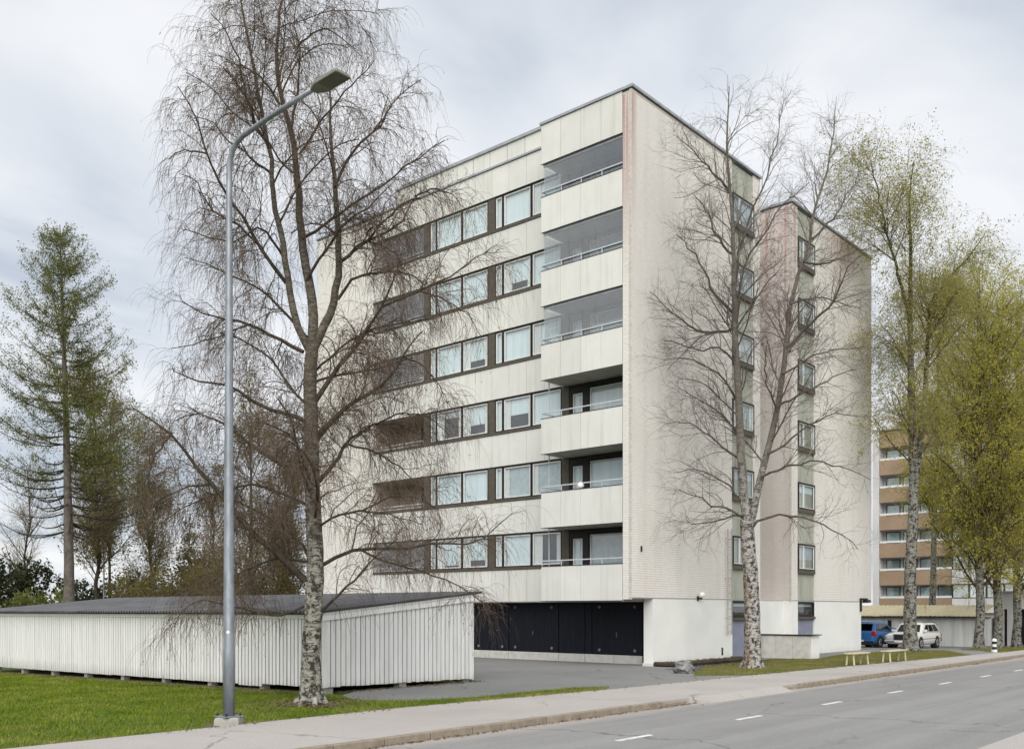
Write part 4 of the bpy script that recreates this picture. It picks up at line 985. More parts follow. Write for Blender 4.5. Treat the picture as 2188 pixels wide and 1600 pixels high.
# ------------------------------------------------------------------ trees
def unit(a): return a / np.maximum(np.linalg.norm(a, axis=-1, keepdims=True), 1e-9)
def tubes(P, R, sides):
    """P (m, n, 3) polylines, R (m, n) radii -> vertices, quads"""
    m, n, _ = P.shape; T = unit(np.gradient(P, axis=1)); mean = unit(P[:, -1] - P[:, 0])
    ref = np.where(np.abs(mean[:, 2:3]) < 0.8, np.array([[0, 0, 1.0]]), np.array([[0.8, 0.6, 0.0]]))[:, None, :]
    U = unit(np.cross(T, np.broadcast_to(ref, T.shape))); W = np.cross(T, U)
    a = 2 * np.pi * np.arange(sides) / sides
    V = P[:, :, None, :] + R[:, :, None, None] * (np.cos(a)[:, None] * U[:, :, None, :] + np.sin(a)[:, None] * W[:, :, None, :])
    idx = np.arange(m * n * sides).reshape(m, n, sides); nx = np.roll(idx, -1, 2)
    F = np.stack([idx[:, :-1], nx[:, :-1], nx[:, 1:], idx[:, 1:]], -1).reshape(-1, 4)
    return V.reshape(-1, 3), F
def join(lst):
    Vs, Fs, b = [], [], 0
    for V, F in lst: Vs.append(V); Fs.append(F + b); b += len(V)
    return np.concatenate(Vs), np.concatenate(Fs)
def cat(*prs):
    """stack branch sets of different point counts (12 points each)"""
    Ps, Rs = [], []
    for P, R in prs:
        f = np.linspace(0, P.shape[1] - 1, 12); i = np.minimum(f.astype(int), P.shape[1] - 2); w = f - i
        Ps.append(P[:, i] * (1 - w)[None, :, None] + P[:, i + 1] * w[None, :, None]); Rs.append(R[:, i] * (1 - w)[None] + R[:, i + 1] * w[None])
    return np.concatenate(Ps), np.concatenate(Rs)
def resample(pts, n, rng=None, jit=0.0):
    pts = np.asarray(pts, float); s = np.r_[0, np.cumsum(np.linalg.norm(np.diff(pts, axis=0), axis=1))]
    q = np.linspace(0, s[-1], n); o = np.stack([np.interp(q, s, pts[:, k]) for k in range(3)], -1)
    k = np.copy(o); k[1:-1] = (o[:-2] + 2 * o[1:-1] + o[2:]) / 4       # soften the corners
    if rng is not None and jit: k[1:-1] += rng.normal(0, jit, k[1:-1].shape)
    return k
def spawn(rng, P, R, count, t0, t1, length, ang, nseg, jit, bias=(0, 0, 0), trop=0.0, trop_end=None, rk=0.55, rmin=0.003, lfall=0.4, wpow=1.0, rlen=0.012):
    m, n, _ = P.shape; ln = np.linalg.norm(np.diff(P, axis=1), axis=2).sum(1)
    pr = ln ** wpow; idx = rng.choice(m, count, p=pr / pr.sum()); t = rng.uniform(t0, t1, count)
    f = t * (n - 1); i = np.minimum(f.astype(int), n - 2); fr = (f - i)[:, None]
    p = P[idx, i] * (1 - fr) + P[idx, i + 1] * fr; T = unit(P[idx, i + 1] - P[idx, i])
    r = R[idx, i] * (1 - fr[:, 0]) + R[idx, i + 1] * fr[:, 0]
    q = unit(np.cross(T, unit(rng.normal(size=(count, 3))))); an = rng.uniform(ang[0], ang[1], count)[:, None]
    d = unit(np.cos(an) * T + np.sin(an) * q + np.array(bias))
    Lg = rng.uniform(length[0], length[1], count) * (1 - lfall * t); out = [p]
    for k in range(nseg):
        p = p + d * (Lg / nseg)[:, None]; out.append(p)
        tr = trop if trop_end is None else trop + (trop_end - trop) * k / max(1, nseg - 1)
        d = unit(d + rng.normal(0, jit, d.shape) + np.array([0, 0, tr]))
    r0 = np.maximum(rmin, np.minimum(r * rk, Lg * rlen))[:, None]
    return np.stack(out, 1), r0 * np.linspace(1, 0.45, nseg + 1)[None] + 0.0
def leaves(rng, P, count, size, spread, aspect=1.6, hang=0.0, per=5):
    """small leaf faces in loose clusters along the twigs, sizes mixed"""
    m, n, _ = P.shape; k = max(1, count // per); idx = rng.integers(0, m, k); f = rng.uniform(0.1, 1, k) * (n - 1); i = np.minimum(f.astype(int), n - 2); fr = (f - i)[:, None]
    p = np.repeat(P[idx, i] * (1 - fr) + P[idx, i + 1] * fr, per, 0); count = k * per
    sp = rng.normal(0, 1, (count, 3)) * spread; sp[:, 2] = sp[:, 2] * 1.6 - spread * .6; p = p + sp
    u = rng.normal(size=(count, 3)); u[:, 2] -= hang; u = unit(u); v = unit(np.cross(u, rng.normal(size=(count, 3))))
    s = (size[0] * .6 + (size[1] * 1.15 - size[0] * .6) * rng.uniform(0, 1, count) ** 1.8)[:, None]
    V = np.stack([p, p + u * s * .5 + v * s * .5 / aspect, p + u * s, p + u * s * .5 - v * s * .5 / aspect], 1)
    return V.reshape(-1, 3), np.arange(count * 4).reshape(-1, 4)

def trace(rng, polys, D0, n=14, jit=0.02, kd=0.75, x0=None):
    """limbs read off as picture polylines; each gets its own lean towards or away from the viewer"""
    P = []; R = []
    for pts, r0, r1, lean in polys:
        k = lean if lean is not None else rng.uniform(-kd, kd)
        s = np.r_[0, np.cumsum(np.hypot(*np.diff(np.array(pts, float), axis=0).T))] / FPX * D0
        q = [at(px, py, D0 + k * s_) for (px, py), s_ in zip(pts, s)]
        P.append(resample(q, n, rng, jit)); R.append(np.linspace(r0, r1, n))
    return np.stack(P), np.stack(R)

def root_flare(mb_p, base, r, rng, mat, parent, name='root'):
    for a in range(6):
        an = a * math.pi / 3 + rng.uniform(-.3, .3); d = np.array([math.cos(an), math.sin(an), 0]); ln = r * rng.uniform(1.5, 2.3)
        MB().tube([base + d * r * 0.3 + np.array([0, 0, 0.45]), base + d * r * 0.75 + np.array([0, 0, 0.20]), base + d * ln + np.array([0, 0, -0.07])], [r * .5, r * .42, r * .12], 8, False).build(name, M[mat], parent, smooth=True)

def great_birch():
    rng = np.random.default_rng(21); D = 20.75
    base = at(667, 1500, D); base[2] = -0.05
    t = thing('birch_tree', 'great weeping birch, bare, in front of the shed', 'tree', base)
    trunk = [(667, 1502), (663, 1440), (664, 1380), (671, 1300), (675, 1225), (671, 1147), (667, 1037), (664, 906), (662, 819), (667, 744)]
    A = [(666, 760), (653, 731), (629, 687), (618, 620), (612, 560), (600, 500), (588, 440), (580, 360), (576, 312), (560, 240), (548, 170), (530, 90), (515, 0), (505, -70)]
    B = [(668, 750), (671, 690), (662, 620), (652, 560), (642, 490), (636, 400), (624, 280), (604, 220), (592, 160), (590, 90), (600, 10), (612, -80)]
    Cs = [(670, 745), (700, 685), (718, 632), (725, 560), (724, 480), (716, 400), (712, 350), (706, 280), (704, 220), (708, 150)]
    P0, R0 = trace(rng, [(trunk, 0.215, 0.135, 0.0)], D, 24, 0.008)
    R0[0, 0] = 0.29; R0[0, 1] = 0.245; R0[0, 2] = .225
    P1, R1 = trace(rng, [(A, 0.085, 0.012, -0.12), (B, 0.115, 0.012, 0.05), (Cs, 0.10, 0.014, 0.14)], D, 24, 0.015)
    limbs = [
        ([(652, 1240), (590, 1177), (533, 1138), (502, 1090), (450, 1033), (406, 980), (367, 924), (319, 897), (284, 871)], .085, .012, -.15),
        ([(658, 1005), (612, 994), (564, 972), (511, 932), (470, 900), (420, 880), (370, 900)], .05, .010, .4),
        ([(660, 905), (612, 884), (577, 875), (537, 858), (502, 827), (459, 819), (406, 810), (370, 792)], .055, .010, -.4),
        ([(648, 752), (629, 744), (581, 718), (537, 692), (485, 679), (437, 674), (389, 645)], .045, .010, .25),
        ([(680, 1212), (695, 1206), (730, 1182), (765, 1171), (796, 1171), (850, 1178), (920, 1158), (990, 1165), (1038, 1152), (1070, 1116), (1095, 1096)], .045, .008, .1),
        ([(678, 1312), (693, 1299), (719, 1272), (742, 1253), (770, 1226), (790, 1199), (810, 1180), (850, 1150)], .035, .008, -.2),
        ([(672, 1040), (704, 1007), (726, 976), (739, 946), (765, 924), (804, 906), (850, 905), (900, 930)], .05, .009, .3),
        ([(668, 940), (682, 926), (721, 889), (743, 867), (782, 845), (809, 832), (844, 797), (861, 762), (883, 722), (905, 705)], .06, .009, -.2),
        ([(666, 870), (677, 854), (704, 810), (734, 775), (765, 736), (791, 696), (817, 652), (839, 609), (852, 568), (858, 540)], .06, .01, .15),
        ([(817, 655), (855, 638), (896, 622), (960, 590), (1005, 560), (1040, 532), (1065, 540)], .03, .007, .2),
        ([(722, 640), (752, 598), (780, 585), (810, 579), (840, 578), (876, 584), (906, 606), (925, 640)], .035, .008, -.3),
        ([(726, 560), (764, 530), (794, 506), (830, 496), (850, 484), (866, 462), (886, 420), (910, 400)], .04, .008, .3),
        ([(655, 600), (668, 575), (688, 550), (710, 516), (726, 488), (748, 466), (792, 440), (840, 390)], .035, .008, -.35),
        ([(645, 510), (664, 500), (720, 460), (780, 420), (840, 384), (872, 352), (920, 316), (950, 300)], .035, .008, .1),
        ([(716, 400), (732, 352), (772, 304), (816, 272), (832, 224), (864, 192), (900, 170)], .035, .008, .3),
        ([(612, 605), (588, 580), (552, 520), (528, 480), (496, 432), (468, 392), (440, 328), (424, 260), (405, 215), (380, 185)], .045, .009, -.3),
        ([(560, 530), (530, 500), (496, 472), (448, 448), (420, 384), (385, 372)], .03, .008, .35),
        ([(576, 312), (555, 280), (536, 240), (522, 180), (512, 132), (495, 90), (476, 52), (450, 30)], .035, .008, -.35),
        ([(581, 372), (552, 352), (516, 320), (480, 296), (456, 260), (420, 250)], .03, .008, .4),
        ([(624, 270), (634, 215), (640, 168), (637, 100), (626, 40), (640, -20)], .03, .008, .35),
        ([(598, 224), (575, 190), (556, 160), (512, 140), (480, 132)], .03, .008, -.2),
        ([(636, 100), (670, 70), (700, 60), (740, 90), (770, 110)], .022, .007, .2),
        ([(640, 330), (680, 270), (730, 200), (770, 170), (800, 130)], .03, .007, -.5),
        ([(655, 720), (600, 660), (560, 620), (500, 590), (430, 560), (395, 550)], .035, .008, .6),
        ([(612, 560), (560, 480), (500, 520), (430, 500), (395, 490)], .03, .008, -.6),
        ([(668, 800), (740, 730), (800, 700), (870, 690), (940, 680)], .03, .008, .6),
        ([(660, 1080), (600, 1050), (540, 1030), (470, 1050), (400, 1080), (340, 1120)], .035, .008, .5),
        ([(672, 1130), (720, 1100), (780, 1090), (840, 1100), (900, 1120)], .03, .008, -.5),
        ([(655, 1200), (600, 1190), (540, 1210), (480, 1240), (420, 1260)], .03, .008, .3),
        ([(739, 946), (790, 962), (840, 985), (890, 1030), (915, 1080)], .026, .007, .2),
        ([(861, 762), (900, 778), (935, 815), (955, 860)], .022, .007, -.2),
        ([(765, 1171), (830, 1205), (890, 1215), (950, 1235), (1010, 1270), (1050, 1300)], .026, .007, .05),
        ([(804, 906), (860, 880), (920, 890), (960, 930)], .022, .007, .4),
        ([(775, 1090), (830, 1060), (890, 1060), (940, 1090)], .022, .007, .1),
        ([(896, 622), (950, 640), (1000, 670), (1030, 720)], .02, .006, -.1),
        ([(886, 420), (930, 400), (975, 420), (1000, 460)], .02, .006, .2),
        ([(367, 924), (340, 960), (315, 1010), (300, 1060)], .022, .007, -.2),
        ([(440, 328), (390, 320), (355, 340)], .022, .007, .3),
        ([(450, 1033), (400, 1040), (350, 1060), (310, 1100)], .022, .007, .3),
        ([(537, 692), (470, 720), (400, 740), (365, 745)], .022, .007, -.3),
        ([(660, 1290), (600, 1320), (540, 1310), (480, 1290), (430, 1275), (390, 1300), (372, 1340)], .03, .007, -.25),
    ]
    P2, R2 = trace(rng, limbs, D, 18, 0.02)
    # limbs that reach towards and away from the street, unseen in outline but filling the crown
    P2b, R2b = spawn(rng, *cat((P1, R1), (P0, R0)), 24, 0.30, 0.95, (2.0, 3.6), (0.8, 1.3), 17, 0.10, (0, 0, .35), 0.01, -0.10, 0.4, .01, .3)
    P2, R2 = cat((P2, R2), (P2b, R2b))
    P3, R3 = spawn(rng, *cat((P2, R2), (P2, R2), (P1[:, 9:-1], R1[:, 9:-1])), 860, 0.15, 1.0, (0.7, 1.9), (0.5, 1.2), 9, 0.19, (0, 0, .12), 0.02, -0.30, 0.55, .0065, .68)
    P4, R4 = spawn(rng, *cat((P3, R3), (P2, R2)), 5200, 0.15, 1.0, (0.4, 1.0), (0.5, 1.3), 6, 0.24, (0, 0, -.05), -0.10, -0.35, 0.6, .0038, .3)
    P5, R5 = spawn(rng, P4, R4, 21000, 0.1, 1.0, (0.35, 1.25), (0.3, 1.2), 5, 0.15, (0, 0, -.35), -0.45, -0.6, 0.7, .0026, .3)
    np_obj('trunk', *tubes(P0, R0, 14), M['bark_great'], t, True)
    np_obj('stem', *tubes(P1, R1, 9), M['bark_great'], t, True)
    np_obj('limb', *tubes(P2, R2, 7), M['limb_bark'], t, True)
    cr = np_obj('crown', *join([tubes(P3, R3, 5), tubes(P4, R4, 3), tubes(P5, R5, 3)]), M['twig'], t, True); tag(cr, kind='stuff')
    bu = np_obj('catkins', *leaves(rng, P5, 30000, (0.018, 0.042), 0.01, 2.6, 2.0), M['catkin'], t); tag(bu, kind='stuff')
    b0 = np.array(base); root_flare(None, b0, 0.25, random.Random(2), 'bark_great', t)
great_birch()

def street_birch():
    rng = np.random.default_rng(5); D = 34.05
    base = at(1607, 1424, D); base[2] = -0.03
    t = thing('birch_tree', 'bare birch with forked white trunk before the gable', 'tree', base)
    trunk = [(1607, 1426), (1608, 1380), (1608, 1330), (1605, 1250), (1601, 1190), (1597, 1140), (1596, 1110)]
    A = [(1598, 1135), (1592, 1080), (1586, 1000), (1580, 900), (1575, 800), (1572, 720), (1570, 660), (1569, 600), (1567, 537), (1564, 450), (1558, 384), (1551, 327), (1553, 270), (1556, 220), (1558, 185)]
    B = [(1598, 1140), (1608, 1090), (1622, 1030), (1640, 970), (1655, 900), (1668, 830), (1676, 778), (1678, 712), (1691, 647), (1702, 594), (1718, 555), (1735, 502), (1739, 450), (1764, 384), (1780, 310), (1784, 250)]
    P0, R0 = trace(rng, [(trunk, .30, .24, 0)], D, 20, .01); R0[0, 0] = .36; R0[0, 1] = .33
    P1, R1 = trace(rng, [(A, .175, .015, -.08), (B, .14, .015, .1)], D, 24, .02)
    limbs = [
        ([(1569, 672), (1525, 625), (1508, 590), (1490, 546), (1446, 502)], .06, .01, -.2),
        ([(1569, 700), (1530, 712), (1494, 708), (1451, 682), (1415, 650), (1385, 621)], .055, .01, .2),
        ([(1568, 545), (1540, 520), (1525, 494), (1512, 450), (1481, 415)], .05, .01, .3),
        ([(1559, 412), (1530, 380), (1503, 341), (1475, 320), (1446, 292)], .045, .01, -.3),
        ([(1570, 712), (1580, 640), (1586, 559), (1626, 516), (1656, 459), (1690, 420), (1730, 390)], .055, .01, .1),
        ([(1570, 610), (1590, 500), (1608, 450), (1634, 398), (1652, 336), (1662, 280), (1665, 235)], .05, .01, -.1),
        ([(1717, 560), (1739, 565), (1788, 559), (1831, 537), (1860, 530)], .045, .01, .3),
        ([(1680, 745), (1710, 715), (1744, 682), (1788, 634), (1809, 568), (1853, 537)], .06, .012, -.3),
        ([(1735, 511), (1765, 480), (1788, 459), (1815, 410), (1830, 380)], .045, .01, .1),
        ([(1606, 1130), (1615, 1115), (1637, 1103), (1674, 1101), (1716, 1106), (1761, 1117), (1784, 1134), (1812, 1146), (1834, 1174)], .05, .01, -.2),
        ([(1592, 1105), (1576, 1095), (1542, 1081), (1522, 1087), (1494, 1064), (1469, 1050), (1440, 1045)], .045, .01, -.3),
        ([(1592, 1112), (1570, 1098), (1525, 1115), (1483, 1117), (1440, 1110)], .035, .009, .3),
        ([(1585, 990), (1545, 950), (1500, 920), (1460, 900), (1425, 905)], .045, .01, -.3),
        ([(1582, 930), (1540, 880), (1490, 850), (1450, 830)], .04, .01, .4),
        ([(1578, 860), (1545, 810), (1505, 780), (1455, 765), (1415, 770)], .045, .01, -.1),
        ([(1573, 780), (1540, 740), (1490, 750), (1440, 730), (1400, 720)], .04, .01, .5),
        ([(1640, 970), (1690, 940), (1740, 900), (1790, 880), (1850, 890)], .045, .01, .2),
        ([(1625, 1020), (1670, 1000), (1720, 985), (1770, 990), (1830, 1010), (1860, 1025)], .045, .01, -.4),
        ([(1660, 870), (1700, 850), (1740, 830), (1790, 800), (1830, 790)], .045, .01, -.2),
        ([(1672, 800), (1720, 770), (1770, 745), (1820, 750), (1850, 740)], .04, .01, .4),
        ([(1690, 650), (1740, 635), (1790, 645), (1840, 660)], .035, .01, .5),
        ([(1660, 880), (1640, 830), (1630, 780), (1640, 730)], .035, .01, -.5),
        ([(1592, 1080), (1560, 1040), (1520, 1010), (1480, 1000), (1440, 1010)], .04, .01, .1),
    ]
    P2, R2 = trace(rng, limbs, D, 16, .04)
    P2b, R2b = spawn(rng, P1, R1, 24, .15, .9, (2.0, 3.8), (.6, 1.1), 15, .09, (0, 0, .3), .03, -.03, .3, .01, .65)
    P2, R2 = cat((P2, R2), (P2b, R2b))
    P3, R3 = spawn(rng, *cat((P2, R2), (P1[:, 8:17], R1[:, 8:17])), 720, .12, 1, (.9, 2.4), (.4, 1.0), 8, .16, (0, 0, .15), .02, -.02, .45, .0065, .55)
    P3t, R3t = spawn(rng, P1[:, 13:], R1[:, 13:], 64, .1, 1, (.9, 2.1), (.5, 1.2), 8, .12, (0, 0, .25), .05, .0, .6, .007, .45)
    P3, R3 = cat((P3, R3), (P3t, R3t))
    P4, R4 = spawn(rng, P3, R3, 3000, .1, 1, (.5, 1.3), (.4, 1.1), 6, .20, (0, 0, .05), .0, -.08, .55, .0040, .4)
    P5, R5 = spawn(rng, P4, R4, 7500, .1, 1, (.3, .9), (.4, 1.1), 4, .18, (0, 0, .0), -.04, -.12, .7, .0036, .3)
    np_obj('trunk', *tubes(P0, R0, 16), M['bark_white'], t, True)
    np_obj('stem', *tubes(P1, R1, 10), M['bark_white'], t, True)
    np_obj('limb', *tubes(P2, R2, 7), M['limb_grey'], t, True)
    cr = np_obj('crown', *join([tubes(P3, R3, 5), tubes(P4, R4, 3), tubes(P5, R5, 3)]), M['twig_grey'], t, True); tag(cr, kind='stuff')
    root_flare(None, np.array(base), .30, random.Random(4), 'bark_white', t)
street_birch()

def leafing_tree(label, base, trunk, D, seed, limbs_n, n3, n4, n5, nleaf, lsize, leafmat, bark, r0, crown_t0=.3, spreadL=(3, 6), lean=0, group=None, extra=()):
    rng = np.random.default_rng(seed); base = np.array(base)
    t = thing('birch_tree', label, 'tree', base, group)
    P0, R0 = trace(rng, [(trunk, r0, .025, lean)], D, 26, .03); 
    sh = base - P0[0, 0]; P0 = P0 + sh; R0[0, 0] *= 1.3
    P1 = P0; R1 = R0
    if extra:
        Pe, Re = trace(rng, extra, D, 26, .03); P1 = np.concatenate([P0, Pe + sh]); R1 = np.concatenate([R0, Re])
    P2, R2 = spawn(rng, P1, R1, limbs_n, crown_t0, .97, spreadL, (.5, 1.0), 14, .08, (0, 0, .25), .03, -.06, .45, .012, .6, wpow=.5)
    P3, R3 = spawn(rng, P2, R2, n3, .1, 1, (1.2, 3.0), (.4, 1.0), 7, .15, (0, 0, .1), -.03, -.25, .55, .008, .4)
    P4, R4 = spawn(rng, P3, R3, n4, .1, 1, (.7, 2.4), (.4, 1.1), 6, .12, (0, 0, -.1), -.25, -.4, .6, .0042, .3)
    np_obj('trunk', *tubes(P1, R1, 12), M[bark], t, True)
    np_obj('limb', *tubes(P2, R2, 6), M['limb_bark'], t, True)
    cr = np_obj('twigs', *join([tubes(P3, R3 * .8, 4), tubes(P4[::2], R4[::2], 3)]), M['twig_olive'], t, True); tag(cr, kind='stuff')
    lf = np_obj('crown', *leaves(rng, P4, nleaf, lsize, .08, 1.5, .6), M[leafmat], t); tag(lf, kind='stuff')
    root_flare(None, base, r0 * 1.0, random.Random(seed), bark, t)
    return t
b3 = at(1946, 1392, 47.6); b3[2] = -0.02
leafing_tree('tall leafing birch with black and white trunk beside the benches', b3,
    [(1946, 1392), (1945, 1300), (1948, 1200), (1951, 1100), (1952, 1000), (1950, 900), (1945, 820), (1944, 700), (1945, 600), (1946, 500), (1942, 440), (1949, 380), (1953, 345)], 47.6, 31, 90, 1000, 7500, 0, 66000, (.05, .10), 'spring_bud', 'bark_far', .33, .38, (2.2, 4.4),
    extra=[([(1958, 1010), (1972, 900), (1980, 800), (1984, 720), (1986, 656), (2014, 608), (2060, 560), (2105, 500)], .16, .02, .1),
           ([(1950, 690), (1925, 610), (1905, 540), (1880, 430), (1862, 350)], .09, .02, -.1)])
GT = 'yellow-green birches lining the street'
for lab, px, py, D, trunk_top, seed, ll, nl in (
    ('yellow-green birch with a divided trunk base at the end of the garage wall', 2092, 1378, 56.5, 560, 41, (3.0, 5.6), 26000),
    ('yellow-green birch with a dark slender trunk next to the striped bollard', 2131, 1379, 57.5, 640, 42, (3.0, 5.4), 26000),
    ('yellow-green birch with a grey trunk in front of the black garage doors', 2172, 1373, 61.5, 640, 43, (3.0, 5.4), 22000)):
    b = at(px, py, D); b[2] = float(zl(b[0], b[1])) - 0.02
    tr = [(px, py), (px + 2, 1250), (px - 4, 1150), (px + 3, 1000), (px - 2, 880), (px + 4, 760), (px, trunk_top)]
    leafing_tree(lab, b, tr, D, seed, 84, 900, 6500, 0, int(nl * 2.3), (.06, .13), 'spring_leaf', 'bark_far', .27, .14, (ll[0] + 1.0, ll[1] + 2.0), group=GT)
b = at(2240, 1368, 70); b[2] = -.3
leafing_tree('reddish budding birch beyond the black garage doors', b, [(2240, 1368), (2238, 1200), (2236, 1000), (2234, 800), (2230, 700)], 70, 44, 80, 800, 5200, 0, 30000, (.06, .11), 'brown_bud', 'bark_far', .28, .2, (3.5, 6.5))
b = at(1990, 1365, 72); b[2] = -.35
leafing_tree('yellow-green birch rising behind the tan garage roof', b, [(1990, 1365), (1995, 1200), (1998, 1000), (2003, 850), (2008, 700), (2012, 600)], 72, 45, 80, 800, 5200, 0, 36000, (.07, .13), 'spring_leaf', 'bark_far', .26, .3, (3.0, 5.8))

# ---- larch behind the shed
def larch():
    rng = np.random.default_rng(9); D = 48.0
    base = at(149, 1330, D); base[2] = -.9
    t = thing('larch_tree', 'tall larch with fresh green needles standing behind the shed', 'tree', base)
    P0, R0 = trace(rng, [([(149, 1428), (148, 1250), (146, 1100), (141, 900), (137, 750), (131, 600), (128, 480)], .30, .02, 0)], D, 26, .01)
    P0 = P0 + (base - P0[0, 0]); top = P0[0, -1, 2]
    br = []; rr_ = []
    zs = []; z = 6.0
    while z < top - .2:
        zs.append(z); z += rng.uniform(.32, .5)
    for z in zs:
        f = (z - 6.0) / (top - 6.0); Lm = (5.3 * (1 - f) ** .72 + .25) * (1.0 if f > .25 else .75 + f)
        c = np.array([np.interp(z, P0[0, :, 2], P0[0, :, k]) for k in range(3)])
        for a in range(rng.integers(5, 8)):
            an = rng.uniform(0, 6.28); Lb = Lm * rng.uniform(.65, 1.1); q = np.linspace(0, 1, 10)
            up = .28 * f * 2 - .05
            pts = c + np.stack([np.cos(an) * q * Lb, np.sin(an) * q * Lb, Lb * (up * q + .22 * q ** 2.2 - .10 * np.sin(q * 3.1))], -1) + rng.normal(0, .03, (10, 3)) * q[:, None]
            br.append(pts); rr_.append(np.linspace(.036 * (1 - f) + .010, .006, 10))
    P2 = np.stack(br); R2 = np.stack(rr_)
    P3, R3 = spawn(rng, P2, R2, 4200, .15, 1, (.35, 1.0), (.5, 1.2), 5, .12, (0, 0, -.05), -.06, -.02, .5, .0045, .35)
    hi = P3[(P3[:, 0, 2] > 8.0)]
    np_obj('trunk', *tubes(P0, R0, 12), M['larch_bark'], t, True)
    np_obj('limb', *tubes(P2, R2, 5), M['limb_bark'], t, True)
    tw = np_obj('twigs', *tubes(P3, R3, 3), M['limb_bark'], t, True); tag(tw, kind='stuff')
    V1 = leaves(rng, hi, 60000, (.06, .12), .07, 2.2, per=4); V2 = leaves(rng, P2[P2[:, 0, 2] > 9.0], 22000, (.06, .11), .08, 2.4, per=3)
    lf = np_obj('crown', *join([V1, V2]), M['larch_needle'], t); tag(lf, kind='stuff')
larch()

# ---- the wooded edge behind the shed: each tree and bush on its own
def bare_tree(label, px, D, top, seed, leafmat, nleaf, spread=(2.5, 4.5), t0=.2, r0=.15, lsize=(.08, .16), n3=700, n4=4600, name='bare_tree', zb=-.9):
    rng = np.random.default_rng(seed); base = at(px, 1330, D); base[2] = zb
    t = thing(name, label, 'tree', base)
    P0, R0 = trace(rng, [([(px, 1304 + (2 - zb) / D * FPX), (px + rng.uniform(-6, 6), 1335 - (1335 - top) * .35), (px + rng.uniform(-10, 10), 1335 - (1335 - top) * .7), (px + rng.uniform(-8, 8), top)], r0, .02, 0)], D, 20, .05)
    P0 = P0 + (base - P0[0, 0])
    P2, R2 = spawn(rng, P0, R0, 48, t0, .97, spread, (.45, .95), 12, .10, (0, 0, .35), .04, 0, .5, .012, .5)
    P3, R3 = spawn(rng, P2, R2, n3, .1, 1, (.8, 2.2), (.4, 1.0), 7, .16, (0, 0, .15), .02, -.03, .55, .009, .4)
    P4, R4 = spawn(rng, P3, R3, n4, .1, 1, (.4, 1.3), (.4, 1.1), 4, .16, (0, 0, 0), -.02, -.08, .6, .007, .3)
    np_obj('trunk', *tubes(P0, R0, 8), M['limb_bark'], t, True); np_obj('limb', *tubes(P2, R2, 5), M['limb_bark'], t, True)
    tw = np_obj('twigs', *join([tubes(P3, R3, 4), tubes(P4, R4, 3)]), M['twig_brown'], t, True); tag(tw, kind='stuff')
    if nleaf: lf = np_obj('crown', *leaves(rng, P4, int(nleaf * 1.4), lsize, .12, 1.4, per=3), M[leafmat], t); tag(lf, kind='stuff')
bare_tree('slender olive-budding tree between the larch and the lamp post', 205, 58, 800, 51, 'brown_bud', 11000, (2.2, 4.2), .25)
bare_tree('bare tree with forked limbs behind the shed roof, right of the lamp post', 535, 56, 830, 52, 'brown_bud', 5000, (2.2, 4.2), .2, n3=480, n4=2600)
bare_tree('thin bare tree on the left of the larch trunk', 60, 66, 1000, 53, 'brown_bud', 0, (2.0, 4.0), .2, .12, n3=300, n4=1500)
bare_tree('olive-budding tree near the blank end of the apartment block', 610, 60, 960, 54, 'brown_bud', 11000, (2.0, 3.6), .2)
bare_tree('broad brown-budding tree behind the shed, around the lamp post', 450, 64, 1010, 55, 'brown_bud', 7000, (2.4, 4.4), .15, n3=480, n4=2600)
bare_tree('wispy bare tree beyond the hedge at the plot corner', 320, 66, 950, 56, 'brown_bud', 9000, (2.2, 4.0), .2)
def bush(name, label, px, D, w_, h_, seed, mat, n, lsize, cone=False, cat='bush'):
    rng = np.random.default_rng(seed); base = at(px, 1340, D); base[2] = -.95
    t = thing(name, label, cat, base)
    P0 = []; R0 = []
    for k in range(1 if cone else 9):
        a = rng.uniform(0, 6.28); s = 0 if cone else rng.uniform(.1, .75)
        q = np.linspace(0, 1, 10)[:, None]
        tip = base + np.array([math.cos(a) * s * w_, math.sin(a) * s * w_ * .7, h_ * (1 if cone else rng.uniform(.7, .98))])
        P0.append(base + (tip - base) * q + rng.normal(0, .05, (10, 3)) * q); R0.append(np.linspace(.12 if cone else .06, .015, 10))
    P0 = np.stack(P0); R0 = np.stack(R0)
    if cone:
        br = []; rb_ = []
        for k in range(150):
            f = rng.uniform(.06, .98); a = rng.uniform(0, 6.28); Lb = w_ * (1 - f) * rng.uniform(.6, 1.05) + .12; q = np.linspace(0, 1, 7)[:, None]
            c = P0[0, 0] + (P0[0, -1] - P0[0, 0]) * f
            br.append(c + q * np.array([math.cos(a) * Lb, math.sin(a) * Lb, -.12 * Lb]) + np.array([0, 0, .18 * Lb]) * q ** 2); rb_.append(np.linspace(.025, .006, 7))
        P2 = np.stack(br); R2 = np.stack(rb_)
    else:
        P2, R2 = spawn(rng, P0, R0, 160, .1, 1, (.25 * w_, .55 * w_), (.5, 1.2), 6, .14, (0, 0, .1), 0, 0, .5, .008, .3)
    P3, R3 = spawn(rng, P2, R2, 900, .1, 1, (.2 * w_ + .1, .35 * w_ + .15), (.4, 1.2), 4, .16, (0, 0, 0), -.03, -.03, .6, .006, .3)
    np_obj('stem', *tubes(P0, R0, 6), M['limb_bark'], t, True)
    tw = np_obj('twigs', *join([tubes(P2, R2, 4), tubes(P3, R3, 3)]), M['twig_brown'], t, True); tag(tw, kind='stuff')
    lf = np_obj('crown', *leaves(rng, P3, n, lsize, .10, 1.4), M[mat], t); tag(lf, kind='stuff')
bush('leafy_bush', 'fresh green bush at the foot of the larch', 85, 55, 2.3, 3.9, 61, 'bush_green', 12000, (.10, .20))
bush('dark_conifer', 'dark rounded conifer far behind the green bush', 20, 64, 3.4, 6.3, 62, 'conifer', 12000, (.14, .28))
